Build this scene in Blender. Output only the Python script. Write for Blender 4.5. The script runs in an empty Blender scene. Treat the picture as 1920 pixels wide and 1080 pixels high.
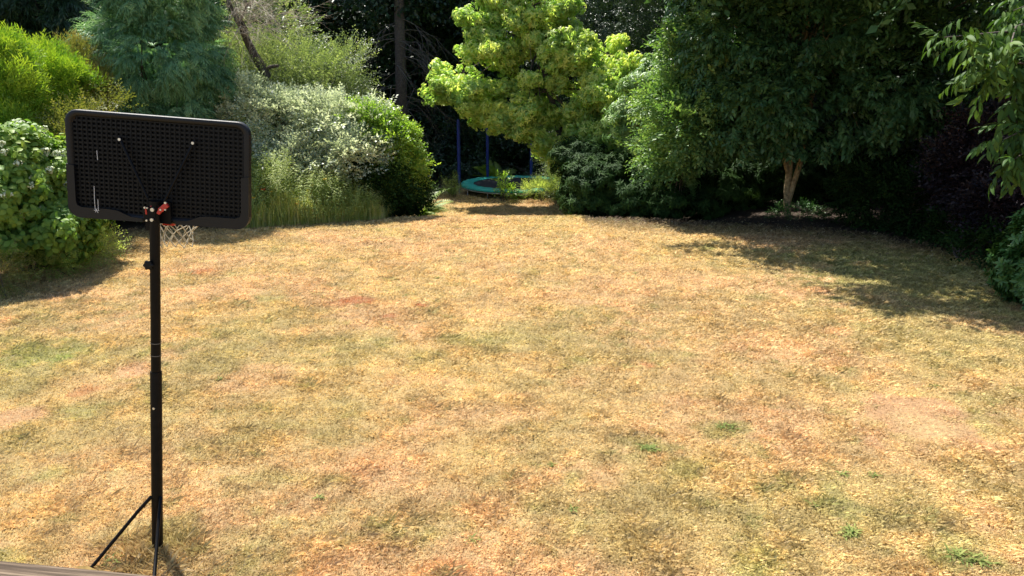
import bpy, math, random
import numpy as np
from mathutils import Vector, Matrix, noise as mnoise

# ---------------------------------------------------------------- camera, world, sun, exposure
S = bpy.context.scene
COL = S.collection
PITCH, CAMH, FPX = 14.0, 3.1, 1500.0
cam_d = bpy.data.cameras.new("camera"); cam = bpy.data.objects.new("camera", cam_d); COL.objects.link(cam)
cam.location = (0, 0, CAMH); cam.rotation_euler = (math.radians(90 - PITCH), 0, 0)
cam_d.sensor_width = 36; cam_d.lens = 36 * FPX / 1920; cam_d.clip_end = 600; cam_d.clip_start = 0.05
S.camera = cam
SUN_AZ, SUN_EL = -35.0, 61.0          # azimuth measured from +Y, negative = left
w = bpy.data.worlds.new("World"); S.world = w; w.use_nodes = True
nt = w.node_tree; bg = nt.nodes["Background"]
sky = nt.nodes.new("ShaderNodeTexSky"); sky.sky_type = 'NISHITA'; sky.sun_disc = False
sky.sun_elevation = math.radians(SUN_EL); sky.sun_rotation = math.radians(SUN_AZ)
nt.links.new(sky.outputs[0], bg.inputs[0]); bg.inputs[1].default_value = 0.10
sd = bpy.data.lights.new("sun", 'SUN'); sd.energy = 5.0; sd.angle = math.radians(0.55); sd.color = (1, .95, .86)
sun = bpy.data.objects.new("sun", sd); COL.objects.link(sun)
_e, _a = math.radians(SUN_EL), math.radians(SUN_AZ)
TOSUN = Vector((math.sin(_a) * math.cos(_e), math.cos(_a) * math.cos(_e), math.sin(_e)))
sun.rotation_euler = TOSUN.to_track_quat('Z', 'Y').to_euler(); sun.location = (-10, 20, 30)
S.view_settings.view_transform = 'Standard'; S.view_settings.look = 'None'
S.view_settings.exposure = 1.29; S.view_settings.gamma = 1; S.view_settings.use_curve_mapping = False

# ---------------------------------------------------------------- helpers
rng = np.random.default_rng(7)
_p = math.radians(PITCH)
def P(px, py, Y):
    x = (px - 960) / FPX; y = -(py - 540) / FPX
    dy = math.cos(_p) + y * math.sin(_p); dz = -math.sin(_p) + y * math.cos(_p)
    t = Y / dy
    return np.array((x * t, Y, CAMH + dz * t))
def depth(Y, z): return Y * math.cos(_p) - (z - CAMH) * math.sin(_p)
def ss(a, b, x):
    t = np.clip((x - a) / (b - a), 0, 1); return t * t * (3 - 2 * t)

def _hash(ix, iy, s):
    n = (ix.astype(np.int64) * 374761393 + iy.astype(np.int64) * 668265263 + s * 1442695041) & 0xffffffff
    n = ((n ^ (n >> 13)) * 1274126177) & 0xffffffff
    return ((n ^ (n >> 16)) & 0xffff) / 65535.0
def vnoise(x, y, s=0):
    ix, iy = np.floor(x), np.floor(y); fx, fy = x - ix, y - iy
    fx = fx * fx * (3 - 2 * fx); fy = fy * fy * (3 - 2 * fy)
    a = _hash(ix, iy, s); b = _hash(ix + 1, iy, s); c = _hash(ix, iy + 1, s); d = _hash(ix + 1, iy + 1, s)
    return (a * (1 - fx) + b * fx) * (1 - fy) + (c * (1 - fx) + d * fx) * fy
def fbm(x, y, s=0, o=4):
    v = 0; a = .5; t = 0
    for k in range(o):
        v = v + a * vnoise(x * 2 ** k + 17.3 * k, y * 2 ** k - 9.1 * k, s + k); t += a; a *= .55
    return v / t

def zg(x, y):
    x = np.asarray(x, float); y = np.asarray(y, float)
    yc = 19.6 - .045 * np.clip(x, -7, 7) ** 2
    fade = ss(6.5, 3.6, x) * ss(-9, -6, x)
    z = -.45 * ss(0, 2.8, y - yc) * fade
    z = z + .05 * (fbm(x * .3, y * .3, 3, 2) - .5) * ss(2, 6, y) + .018 * (fbm(x * 1.7, y * 1.7, 5, 2) - .5)
    z = z + 9 * ss(36, 70, y) + 5 * ss(20, 45, np.abs(x))
    return z
def G(px, py):
    Y = 4.0
    for _ in range(60):
        p = P(px, py, Y); z = float(zg(p[0], Y))
        if p[2] <= z: break
        Y += .5
    lo, hi = Y - .5, Y
    for _ in range(30):
        m = (lo + hi) / 2; p = P(px, py, m)
        if p[2] <= float(zg(p[0], m)): hi = m
        else: lo = m
    return P(px, py, hi)

def tag(o, label=None, cat=None, group=None, kind=None):
    if label: o["label"] = label
    if cat: o["category"] = cat
    if group: o["group"] = group
    if kind: o["kind"] = kind
    return o
def empty(name, loc, label=None, cat=None, group=None):
    o = bpy.data.objects.new(name, None); o.location = tuple(float(v) for v in loc); COL.objects.link(o)
    o.empty_display_size = .2
    return tag(o, label, cat, group)
def absloc(o):
    v = Vector((0, 0, 0))
    while o is not None: v = v + o.location; o = o.parent
    return v
def mesh_np(name, V, F, mat, parent=None, attrs=None, smooth=False, colors=None):
    """V (n,3) world coords, F (m,k) indices"""
    V = np.asarray(V, np.float32); F = np.asarray(F, np.int32)
    if parent is not None: V = V - np.array(absloc(parent), np.float32)
    me = bpy.data.meshes.new(name); k = F.shape[1]
    me.vertices.add(len(V)); me.vertices.foreach_set("co", V.ravel())
    me.loops.add(F.size); me.loops.foreach_set("vertex_index", F.ravel())
    me.polygons.add(len(F)); me.polygons.foreach_set("loop_start", np.arange(0, F.size, k, dtype=np.int32))
    me.polygons.foreach_set("loop_total", np.full(len(F), k, np.int32))
    if smooth: me.polygons.foreach_set("use_smooth", np.ones(len(F), bool))
    me.update(calc_edges=True)
    for an, av in (attrs or {}).items():
        a = me.attributes.new(an, 'FLOAT', 'POINT'); a.data.foreach_set("value", np.asarray(av, np.float32))
    if colors is not None:
        a = me.attributes.new("Col", 'FLOAT_COLOR', 'POINT')
        c = np.ones((len(V), 4), np.float32); c[:, :3] = colors; a.data.foreach_set("color", c.ravel())
    me.materials.append(mat)
    o = bpy.data.objects.new(name, me); COL.objects.link(o)
    if parent is not None: o.parent = parent
    return o

class MB:
    """collects polygons (world coords) into one mesh"""
    def __init__(s): s.v = []; s.f = []; s.sm = []
    def add(s, vs, fs, smooth=False):
        b = len(s.v); s.v += [tuple(float(c) for c in v) for v in vs]
        s.f += [tuple(i + b for i in f) for f in fs]; s.sm += [smooth] * len(fs); return s
    def tube(s, pts, rad, n=10, cap=True):
        pts = [Vector(p) for p in pts]; m = len(pts)
        if not hasattr(rad, '__len__'): rad = [rad] * m
        rings = []; prev = None
        for i, p in enumerate(pts):
            d = (pts[min(i + 1, m - 1)] - pts[max(i - 1, 0)]).normalized()
            if prev is None: a = d.orthogonal().normalized()
            else: a = (prev - d * prev.dot(d)).normalized()
            prev = a; b = d.cross(a)
            rings += [p + (a * math.cos(2 * math.pi * j / n) + b * math.sin(2 * math.pi * j / n)) * rad[i] for j in range(n)]
        fs = [(i * n + j, i * n + (j + 1) % n, (i + 1) * n + (j + 1) % n, (i + 1) * n + j) for i in range(m - 1) for j in range(n)]
        s.add(rings, fs, True)
        if cap:
            s.add(rings[:n], [tuple(range(n))[::-1]]); s.add(rings[-n:], [tuple(range(n))])
        return s
    def box(s, c, u, v, w_, su, sv, sw):
        c, u, v, w_ = map(Vector, (c, u, v, w_)); vs = []
        for a in (-1, 1):
            for b in (-1, 1):
                for d in (-1, 1): vs.append(c + u * su / 2 * a + v * sv / 2 * b + w_ * sw / 2 * d)
        s.add(vs, [(0, 1, 3, 2), (4, 6, 7, 5), (0, 4, 5, 1), (2, 3, 7, 6), (0, 2, 6, 4), (1, 5, 7, 3)]); return s
    def build(s, name, mat, parent=None, bevel=0):
        me = bpy.data.meshes.new(name); off = absloc(parent) if parent else Vector((0, 0, 0))
        me.from_pydata([Vector(v) - off for v in s.v], [], s.f)
        me.polygons.foreach_set("use_smooth", s.sm); me.materials.append(mat); me.update()
        o = bpy.data.objects.new(name, me); COL.objects.link(o)
        if parent: o.parent = parent
        if bevel:
            b = o.modifiers.new("bevel", 'BEVEL'); b.width = bevel; b.segments = 2; b.limit_method = 'ANGLE'
        return o

# ---------------------------------------------------------------- materials
def nmat(name):
    m = bpy.data.materials.new(name); m.use_nodes = True; n = m.node_tree
    return m, n, n.nodes["Principled BSDF"], n.nodes["Material Output"]
def simple(name, col, rough=.5, metal=0, bump=0, bscale=60, var=.0, spec=.5):
    m, n, b, out = nmat(name)
    b.inputs["Roughness"].default_value = rough; b.inputs["Metallic"].default_value = metal
    b.inputs["Specular IOR Level"].default_value = spec
    tc = n.nodes.new("ShaderNodeTexCoord"); nz = n.nodes.new("ShaderNodeTexNoise")
    nz.inputs["Scale"].default_value = bscale; nz.inputs["Detail"].default_value = 5
    n.links.new(tc.outputs["Object"], nz.inputs["Vector"])
    r = n.nodes.new("ShaderNodeValToRGB"); c = np.array(col)
    r.color_ramp.elements[0].position = .3; r.color_ramp.elements[1].position = .7
    r.color_ramp.elements[0].color = (*(c * (1 - var)), 1); r.color_ramp.elements[1].color = (*np.minimum(c * (1 + var), 1), 1)
    n.links.new(nz.outputs["Fac"], r.inputs["Fac"]); n.links.new(r.outputs["Color"], b.inputs["Base Color"])
    if bump:
        bp = n.nodes.new("ShaderNodeBump"); bp.inputs["Strength"].default_value = bump; bp.inputs["Distance"].default_value = .01
        n.links.new(nz.outputs["Fac"], bp.inputs["Height"]); n.links.new(bp.outputs["Normal"], b.inputs["Normal"])
    return m
def leafmat(name, c0, c1, c2, rough=.42, trans=.35, tint=(1.15, 1.2, .5), spec=.5, nscale=.9):
    """c0..c2 ramp over per-leaf random attribute blended with a slow noise"""
    m, n, b, out = nmat(name)
    at = n.nodes.new("ShaderNodeAttribute"); at.attribute_name = "rnd"
    ge = n.nodes.new("ShaderNodeNewGeometry"); nz = n.nodes.new("ShaderNodeTexNoise")
    nz.inputs["Scale"].default_value = nscale; nz.inputs["Detail"].default_value = 2
    n.links.new(ge.outputs["Position"], nz.inputs["Vector"])
    ma = n.nodes.new("ShaderNodeMath"); ma.operation = 'MULTIPLY_ADD'
    n.links.new(nz.outputs["Fac"], ma.inputs[0]); ma.inputs[1].default_value = .9
    n.links.new(at.outputs["Fac"], ma.inputs[2])
    m2 = n.nodes.new("ShaderNodeMath"); m2.operation = 'SUBTRACT'; n.links.new(ma.outputs[0], m2.inputs[0]); m2.inputs[1].default_value = .45
    r = n.nodes.new("ShaderNodeValToRGB"); e = r.color_ramp.elements
    e[0].position = .05; e[0].color = (*c0, 1); e[1].position = .95; e[1].color = (*c2, 1)
    k = e.new(.5); k.color = (*c1, 1)
    n.links.new(m2.outputs[0], r.inputs["Fac"]); n.links.new(r.outputs["Color"], b.inputs["Base Color"])
    b.inputs["Roughness"].default_value = rough; b.inputs["Specular IOR Level"].default_value = spec
    tr = n.nodes.new("ShaderNodeBsdfTranslucent"); mx = n.nodes.new("ShaderNodeMix"); mx.data_type = 'RGBA'; mx.blend_type = 'MULTIPLY'
    mx.inputs[0].default_value = 1; n.links.new(r.outputs["Color"], mx.inputs[6]); mx.inputs[7].default_value = (*tint, 1)
    n.links.new(mx.outputs[2], tr.inputs["Color"])
    ms = n.nodes.new("ShaderNodeMixShader"); ms.inputs[0].default_value = trans
    n.links.new(b.outputs[0], ms.inputs[1]); n.links.new(tr.outputs[0], ms.inputs[2]); n.links.new(ms.outputs[0], out.inputs["Surface"])
    return m

M = {}
M['hydra'] = leafmat("hydrangea_leaf", (.05, .12, .022), (.15, .27, .045), (.32, .42, .08), .5, .45, spec=.25)
M['flower'] = simple("hydrangea_flower", (.55, .60, .40), .85, var=.2, bscale=40)
M['golden'] = leafmat("golden_conifer_leaf", (.035, .11, .012), (.15, .30, .025), (.40, .50, .05), .55, .35)
M['bronze'] = leafmat("bronze_leaf", (.08, .10, .02), (.20, .22, .05), (.34, .27, .09), .55, .3)
M['blue'] = leafmat("blue_conifer_leaf", (.045, .125, .055), (.14, .29, .135), (.33, .50, .23), .5, .38, (1.1, 1.15, .7))
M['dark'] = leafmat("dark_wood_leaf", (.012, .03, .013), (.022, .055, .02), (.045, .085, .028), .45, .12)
M['darkgrey'] = leafmat("small_grey_leaf", (.03, .055, .03), (.06, .10, .05), (.10, .15, .07), .35, .2)
M['olive'] = leafmat("olive_leaf", (.08, .12, .045), (.20, .26, .12), (.36, .40, .22), .45, .4)
M['silver'] = leafmat("silver_leaf", (.22, .27, .14), (.55, .60, .42), (.82, .84, .70), .36, .42, (1, 1.05, .75), .8)
M['lime'] = leafmat("lime_leaf", (.09, .19, .03), (.23, .38, .06), (.46, .54, .12), .4, .48)
M['maple'] = leafmat("maple_leaf", (.24, .39, .10), (.45, .61, .19), (.76, .80, .27), .5, .6, (1.1, 1.15, .55))
M['magn'] = leafmat("glossy_tree_leaf", (.03, .08, .03), (.06, .14, .05), (.13, .23, .08), .45, .28, spec=.35)
M['litleaf'] = leafmat("sunlit_shrub_leaf", (.05, .12, .035), (.14, .26, .08), (.34, .46, .16), .45, .4, spec=.35)  # brighter leaf greens; sunlight on these crowns is painted into the colour
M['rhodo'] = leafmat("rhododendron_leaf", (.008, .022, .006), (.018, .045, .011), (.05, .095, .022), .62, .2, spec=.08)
M['laurel'] = leafmat("laurel_leaf", (.03, .085, .02), (.06, .15, .035), (.12, .22, .06), .4, .2, spec=.3)
M['cherry'] = leafmat("cherry_leaf", (.022, .055, .012), (.045, .10, .02), (.11, .18, .035), .55, .3, spec=.15)
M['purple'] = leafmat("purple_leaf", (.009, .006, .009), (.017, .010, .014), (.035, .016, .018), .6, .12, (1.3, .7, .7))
M['fern'] = leafmat("fern_leaf", (.09, .17, .03), (.20, .30, .05), (.36, .42, .09), .5, .4)
M['herb'] = leafmat("herb_leaf", (.14, .21, .06), (.34, .42, .13), (.56, .6, .26), .55, .55, spec=.25)
M['tallgrass'] = leafmat("tall_grass_blade", (.22, .32, .08), (.48, .52, .18), (.72, .66, .36), .6, .6)
M['weed'] = leafmat("weed_leaf", (.07, .11, .03), (.15, .19, .05), (.30, .32, .10), .7, .3, spec=.1)
M['twig'] = simple("grey_twig", (.42, .36, .28), .85, var=.35, bscale=12)
M['darktwig'] = simple("dead_dark_twig", (.12, .10, .08), .9, var=.35, bscale=12)
M['bark'] = simple("dark_bark", (.075, .058, .045), .9, bump=.8, bscale=18, var=.45)
M['palebark'] = simple("pale_lichen_bark", (.36, .27, .15), .85, bump=.6, bscale=14, var=.5)
M['black_plastic'] = simple("black_plastic", (.004, .0045, .0055), .5, spec=.2, bump=.15, bscale=300, var=.1)
M['black_frame'] = simple("black_frame_plastic", (.004, .0045, .006), .5, spec=.3, bump=.1, bscale=260, var=.15)
M['black_paint'] = simple("black_painted_steel", (.004, .004, .0045), .45, spec=.12, var=.3, bscale=25)
M['zinc'] = simple("zinc_bolt", (.62, .62, .6), .35, .8, var=.15)
M['red_paint'] = simple("red_painted_steel", (.42, .025, .018), .4, var=.25, bscale=40)
M['net'] = simple("off_white_net", (.40, .36, .26), .85, var=.2, bscale=40)
M['scuff'] = simple("white_scratch", (.6, .6, .6), .7)
M['label'] = simple("silver_sticker", (.10, .10, .10), .5)
M['blue_foam'] = simple("blue_foam_sleeve", (.012, .03, .24), .6, var=.25, bscale=9)
M['teal'] = simple("teal_pad", (.015, .36, .27), .55, var=.25, bscale=5, bump=.2)
M['mat'] = simple("black_jump_mat", (.010, .011, .013), .85, var=.3, bscale=4)
M['galv'] = simple("galvanised_tube", (.45, .46, .45), .45, .7, var=.2)
M['poppy'] = simple("red_poppy_petal", (.75, .06, .03), .6, var=.2)
M['yellow'] = simple("yellow_petal", (.8, .55, .04), .6, var=.2)
M['litter'] = leafmat("dry_litter_leaf", (.14, .09, .04), (.32, .23, .12), (.6, .5, .32), .6, .1, (1, 1, 1))

# weathered rail wood: grain runs along local X
def wood():
    m, n, b, out = nmat("weathered_rail_wood")
    tc = n.nodes.new("ShaderNodeTexCoord"); mp = n.nodes.new("ShaderNodeMapping"); mp.inputs["Scale"].default_value = (1.2, 45, 45)
    nz = n.nodes.new("ShaderNodeTexNoise"); nz.inputs["Scale"].default_value = 3; nz.inputs["Detail"].default_value = 8; nz.inputs["Roughness"].default_value = .65
    n.links.new(tc.outputs["Object"], mp.inputs["Vector"]); n.links.new(mp.outputs[0], nz.inputs["Vector"])
    r = n.nodes.new("ShaderNodeValToRGB"); e = r.color_ramp.elements
    e[0].position = .32; e[0].color = (.03, .024, .018, 1); e[1].position = .68; e[1].color = (.20, .15, .105, 1)
    k = e.new(.5); k.color = (.085, .062, .044, 1)
    n.links.new(nz.outputs["Fac"], r.inputs["Fac"]); n.links.new(r.outputs[0], b.inputs["Base Color"]); b.inputs["Roughness"].default_value = .95; b.inputs["Specular IOR Level"].default_value = .1
    bp = n.nodes.new("ShaderNodeBump"); bp.inputs["Strength"].default_value = .9; bp.inputs["Distance"].default_value = .004
    n.links.new(nz.outputs["Fac"], bp.inputs["Height"]); n.links.new(bp.outputs[0], b.inputs["Normal"])
    return m
M['wood'] = wood()

# lawn: colour map attribute (green / straw / bare patches) times fine procedural mottling
def lawnmat(name, blade):
    m, n, b, out = nmat(name)
    at = n.nodes.new("ShaderNodeAttribute"); at.attribute_name = "Col"
    ge = n.nodes.new("ShaderNodeNewGeometry")
    def noise(sc, det, stretch=None):
        nz = n.nodes.new("ShaderNodeTexNoise"); nz.inputs["Scale"].default_value = sc; nz.inputs["Detail"].default_value = det
        nz.inputs["Roughness"].default_value = .62
        n.links.new(ge.outputs["Position"], nz.inputs["Vector"]); return nz
    prev = at.outputs["Color"]
    for sc, det, lo, hi in ((4.5, 4, .88, 1.10), (26, 4, .72, 1.2)) if blade else ((4.5, 4, .88, 1.10), (26, 5, .6, 1.25), (110, 3, .6, 1.25)):
        nz = noise(sc, det); mr = n.nodes.new("ShaderNodeMapRange"); mr.inputs[1].default_value = .3; mr.inputs[2].default_value = .7
        mr.inputs[3].default_value = lo; mr.inputs[4].default_value = hi
        n.links.new(nz.outputs["Fac"], mr.inputs[0])
        vm = n.nodes.new("ShaderNodeVectorMath"); vm.operation = 'SCALE'; n.links.new(prev, vm.inputs[0]); n.links.new(mr.outputs[0], vm.inputs["Scale"])
        prev = vm.outputs[0]
    n.links.new(prev, b.inputs["Base Color"]); b.inputs["Roughness"].default_value = .75 if blade else .95
    b.inputs["Specular IOR Level"].default_value = .3
    if blade:
        tr = n.nodes.new("ShaderNodeBsdfTranslucent"); n.links.new(prev, tr.inputs["Color"])
        ms = n.nodes.new("ShaderNodeMixShader"); ms.inputs[0].default_value = .3
        n.links.new(b.outputs[0], ms.inputs[1]); n.links.new(tr.outputs[0], ms.inputs[2]); n.links.new(ms.outputs[0], out.inputs["Surface"])
    else:
        nz = noise(60, 5); bp = n.nodes.new("ShaderNodeBump"); bp.inputs["Strength"].default_value = .7; bp.inputs["Distance"].default_value = .02
        n.links.new(nz.outputs["Fac"], bp.inputs["Height"]); n.links.new(bp.outputs[0], b.inputs["Normal"])
    return m
M['ground'] = lawnmat("lawn_soil", False); M['blade'] = lawnmat("lawn_blade", True)

# ---------------------------------------------------------------- ground
STRAW = np.array((.63, .405, .195)); GOLD = np.array((.60, .425, .17)); OLIVE = np.array((.42, .345, .13)); GREEN = np.array((.26, .31, .08))
BARE = np.array((.64, .38, .19)); RUST = np.array((.50, .17, .06)); SOIL = np.array((.09, .06, .04)); PALE = np.array((.68, .47, .22))
def patchlist():
    L = []
    for px, py, rx, ry, c, a in ((1740, 790, 130, 55, 'B', .95), (1740, 800, 60, 28, 'P', .6), (1210, 686, 22, 7, 'R', .9), (655, 565, 34, 8, 'R', .8), (795, 574, 15, 5, 'R', .9),
                                 (730, 592, 16, 5, 'R', .7), (240, 697, 36, 14, 'B', .9), (145, 737, 34, 12, 'R', .5), (25, 785, 50, 26, 'B', .8), (378, 510, 22, 6, 'R', .6),
                                 (905, 500, 60, 10, 'B', .35), (470, 660, 160, 40, 'O', .6), (60, 670, 70, 30, 'G', .5), (105, 672, 22, 10, 'G', .7), (20, 720, 60, 40, 'O', .6), (640, 1000, 260, 90, 'P', .35),
                                 (230, 900, 190, 60, 'P', .45), (1000, 640, 150, 30, 'O', .55), (880, 640, 60, 14, 'G', .25), (1360, 805, 60, 14, 'G', .45), (1210, 845, 60, 24, 'G', .4),
                                 (1540, 990, 150, 70, 'O', .5), (1560, 940, 60, 30, 'G', .3), (1800, 1050, 90, 45, 'G', .35), (1090, 840, 170, 50, 'O', .45), (1330, 470, 130, 20, 'O', .3), (1320, 465, 20, 6, 'G', .5),
                                 (1120, 560, 200, 20, 'B', .22), (1010, 470, 220, 26, 'P', .35), (1450, 700, 150, 40, 'O', .3), (1400, 600, 260, 55, 'O', .4), (1750, 640, 160, 60, 'O', .5), (1500, 500, 200, 30, 'O', .4), (1720, 560, 240, 70, 'O', .6), (1620, 480, 200, 25, 'G', .35), (1760, 530, 220, 60, 'G', .4), (300, 940, 260, 80, 'P', .4), (150, 860, 150, 50, 'B', .2), (500, 900, 200, 70, 'P', .3), (1700, 930, 240, 60, 'O', .4), (1250, 720, 200, 50, 'O', .3), (640, 445, 160, 12, 'B', .25), (620, 490, 50, 5, 'O', .5),
                                 (330, 460, 90, 22, 'P', .3), (1180, 440, 160, 14, 'P', .4), (820, 380, 50, 22, 'O', .5), (870, 440, 200, 14, 'P', .3), (1700, 680, 130, 30, 'O', .25), (230, 1000, 60, 26, 'O', .5), (330, 1000, 40, 45, 'G', .35),
                                 (120, 590, 120, 26, 'O', .45), (30, 560, 40, 16, 'O', .5), (270, 560, 120, 18, 'O', .3), (640, 815, 60, 20, 'O', .5), (100, 830, 120, 30, 'O', .4)):
        c0 = G(px, py); r = G(px + rx, py)[0] - c0[0]; y1 = G(px, max(py - ry, 380))[1]; y0 = G(px, py + ry)[1]
        L.append((c0[0], (y0 + y1) / 2, r, max((y1 - y0) / 2, .03), c, a))
    return L
PATCH = patchlist()
PC = {'B': BARE, 'R': RUST, 'G': GREEN, 'O': OLIVE, 'P': PALE}
def lawn_col(x, y):
    n1 = fbm(x * .55, y * .55, 11, 4); n2 = fbm(x * 2.3, y * 2.3, 23, 4); n3 = fbm(x * 1.1 + 40, y * 1.1, 31, 4); n4 = fbm(x * 5.5, y * 5.5, 53, 3)
    t = ss(.33, .68, n1)[:, None]; c = STRAW * t + GOLD * (1 - t)
    g = ss(.50, .74, n3 + .10 * ss(1, -6, x) - .02)[:, None] * .6; c = c * (1 - g) + OLIVE * g
    gg = (ss(.60, .78, n2) * ss(.45, .65, n3))[:, None] * .35; c = c * (1 - gg) + GREEN * 1.1 * gg
    bb = (ss(.60, .75, n2) * ss(.55, .38, n3))[:, None] * .45; c = c * (1 - bb) + BARE * bb
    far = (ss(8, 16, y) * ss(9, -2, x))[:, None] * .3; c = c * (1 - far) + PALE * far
    wx = x + .5 * (fbm(x * 1.8, y * 1.8, 71, 3) - .5); wy = y + .6 * (fbm(x * 1.8, y * 1.8, 91, 3) - .5)
    for px, py, rx, ry, k, a in PATCH:
        wa = min(1, rx * 1.5)
        d = np.sqrt(((x + (wx - x) * wa - px) / rx) ** 2 + ((y + (wy - y) * wa - py) / ry) ** 2)
        f = (ss(1.15, .55, d + 1.5 * (n4 - .5) + .8 * (n2 - .5)) * a)[:, None]; c = c * (1 - f) + PC[k] * f
    c = c * (.86 + .28 * n4)[:, None] * (.90 + .20 * n2)[:, None]
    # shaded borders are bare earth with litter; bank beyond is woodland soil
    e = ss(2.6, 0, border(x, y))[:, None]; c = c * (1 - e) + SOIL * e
    return c
def bare_mask(x, y):
    m = np.zeros(len(x)); n4 = fbm(x * 5.5, y * 5.5, 53, 3)
    for px, py, rx, ry, k, a in PATCH:
        if k in 'BR': m = np.maximum(m, ss(1.15, .55, np.sqrt(((x - px) / rx) ** 2 + ((y - py) / ry) ** 2) + 1.5 * (n4 - .5)) * a)
    return m
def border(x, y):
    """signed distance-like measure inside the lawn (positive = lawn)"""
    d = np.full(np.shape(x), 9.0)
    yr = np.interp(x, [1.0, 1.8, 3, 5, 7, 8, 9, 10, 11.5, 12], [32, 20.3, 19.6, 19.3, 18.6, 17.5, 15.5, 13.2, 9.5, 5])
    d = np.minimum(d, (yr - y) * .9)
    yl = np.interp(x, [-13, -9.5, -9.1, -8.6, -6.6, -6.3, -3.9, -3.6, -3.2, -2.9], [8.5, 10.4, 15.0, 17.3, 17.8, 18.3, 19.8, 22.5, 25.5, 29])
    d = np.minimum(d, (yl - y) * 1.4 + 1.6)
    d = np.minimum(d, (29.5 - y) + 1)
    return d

def grid(x0, x1, y0, y1, s, name, sheet=0):
    xs = np.arange(x0, x1 + s / 2, s); ys = np.arange(y0, y1 + s / 2, s)
    X, Y = np.meshgrid(xs, ys); x = X.ravel(); y = Y.ravel(); nx = len(xs)
    i = (np.arange(len(ys) - 1)[:, None] * nx + np.arange(nx - 1)[None, :]).ravel()
    return np.stack([x, y, zg(x, y) + sheet], 1), np.stack([i, i + 1, i + nx + 1, i + nx], 1), x, y
def build_ground():
    # one sheet: spacing widens away from the lawn
    def axis(c0, c1, s, far):
        a = list(np.arange(c0, c1 + s / 2, s)); st = s
        v = c0
        lo = []
        while v > -far: st *= 1.25; v -= st; lo.append(v)
        st = s; v = c1; hi = []
        while v < far: st *= 1.25; v += st; hi.append(v)
        return np.array(lo[::-1] + a + hi)
    xs = axis(-11, 13, .1, 300); ys = axis(3.5, 31, .1, 300)
    X, Y = np.meshgrid(xs, ys); x = X.ravel(); y = Y.ravel(); nx = len(xs)
    i = (np.arange(len(ys) - 1)[:, None] * nx + np.arange(nx - 1)[None, :]).ravel()
    V = np.stack([x, y, zg(x, y)], 1); F = np.stack([i, i + 1, i + nx + 1, i + nx], 1)
    o = mesh_np("ground", V, F, M['ground'], colors=lawn_col(x, y) * .52, smooth=True); tag(o, kind="structure")  # ground colour darkened: painted shade for the gaps between grass blades
build_ground()

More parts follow.
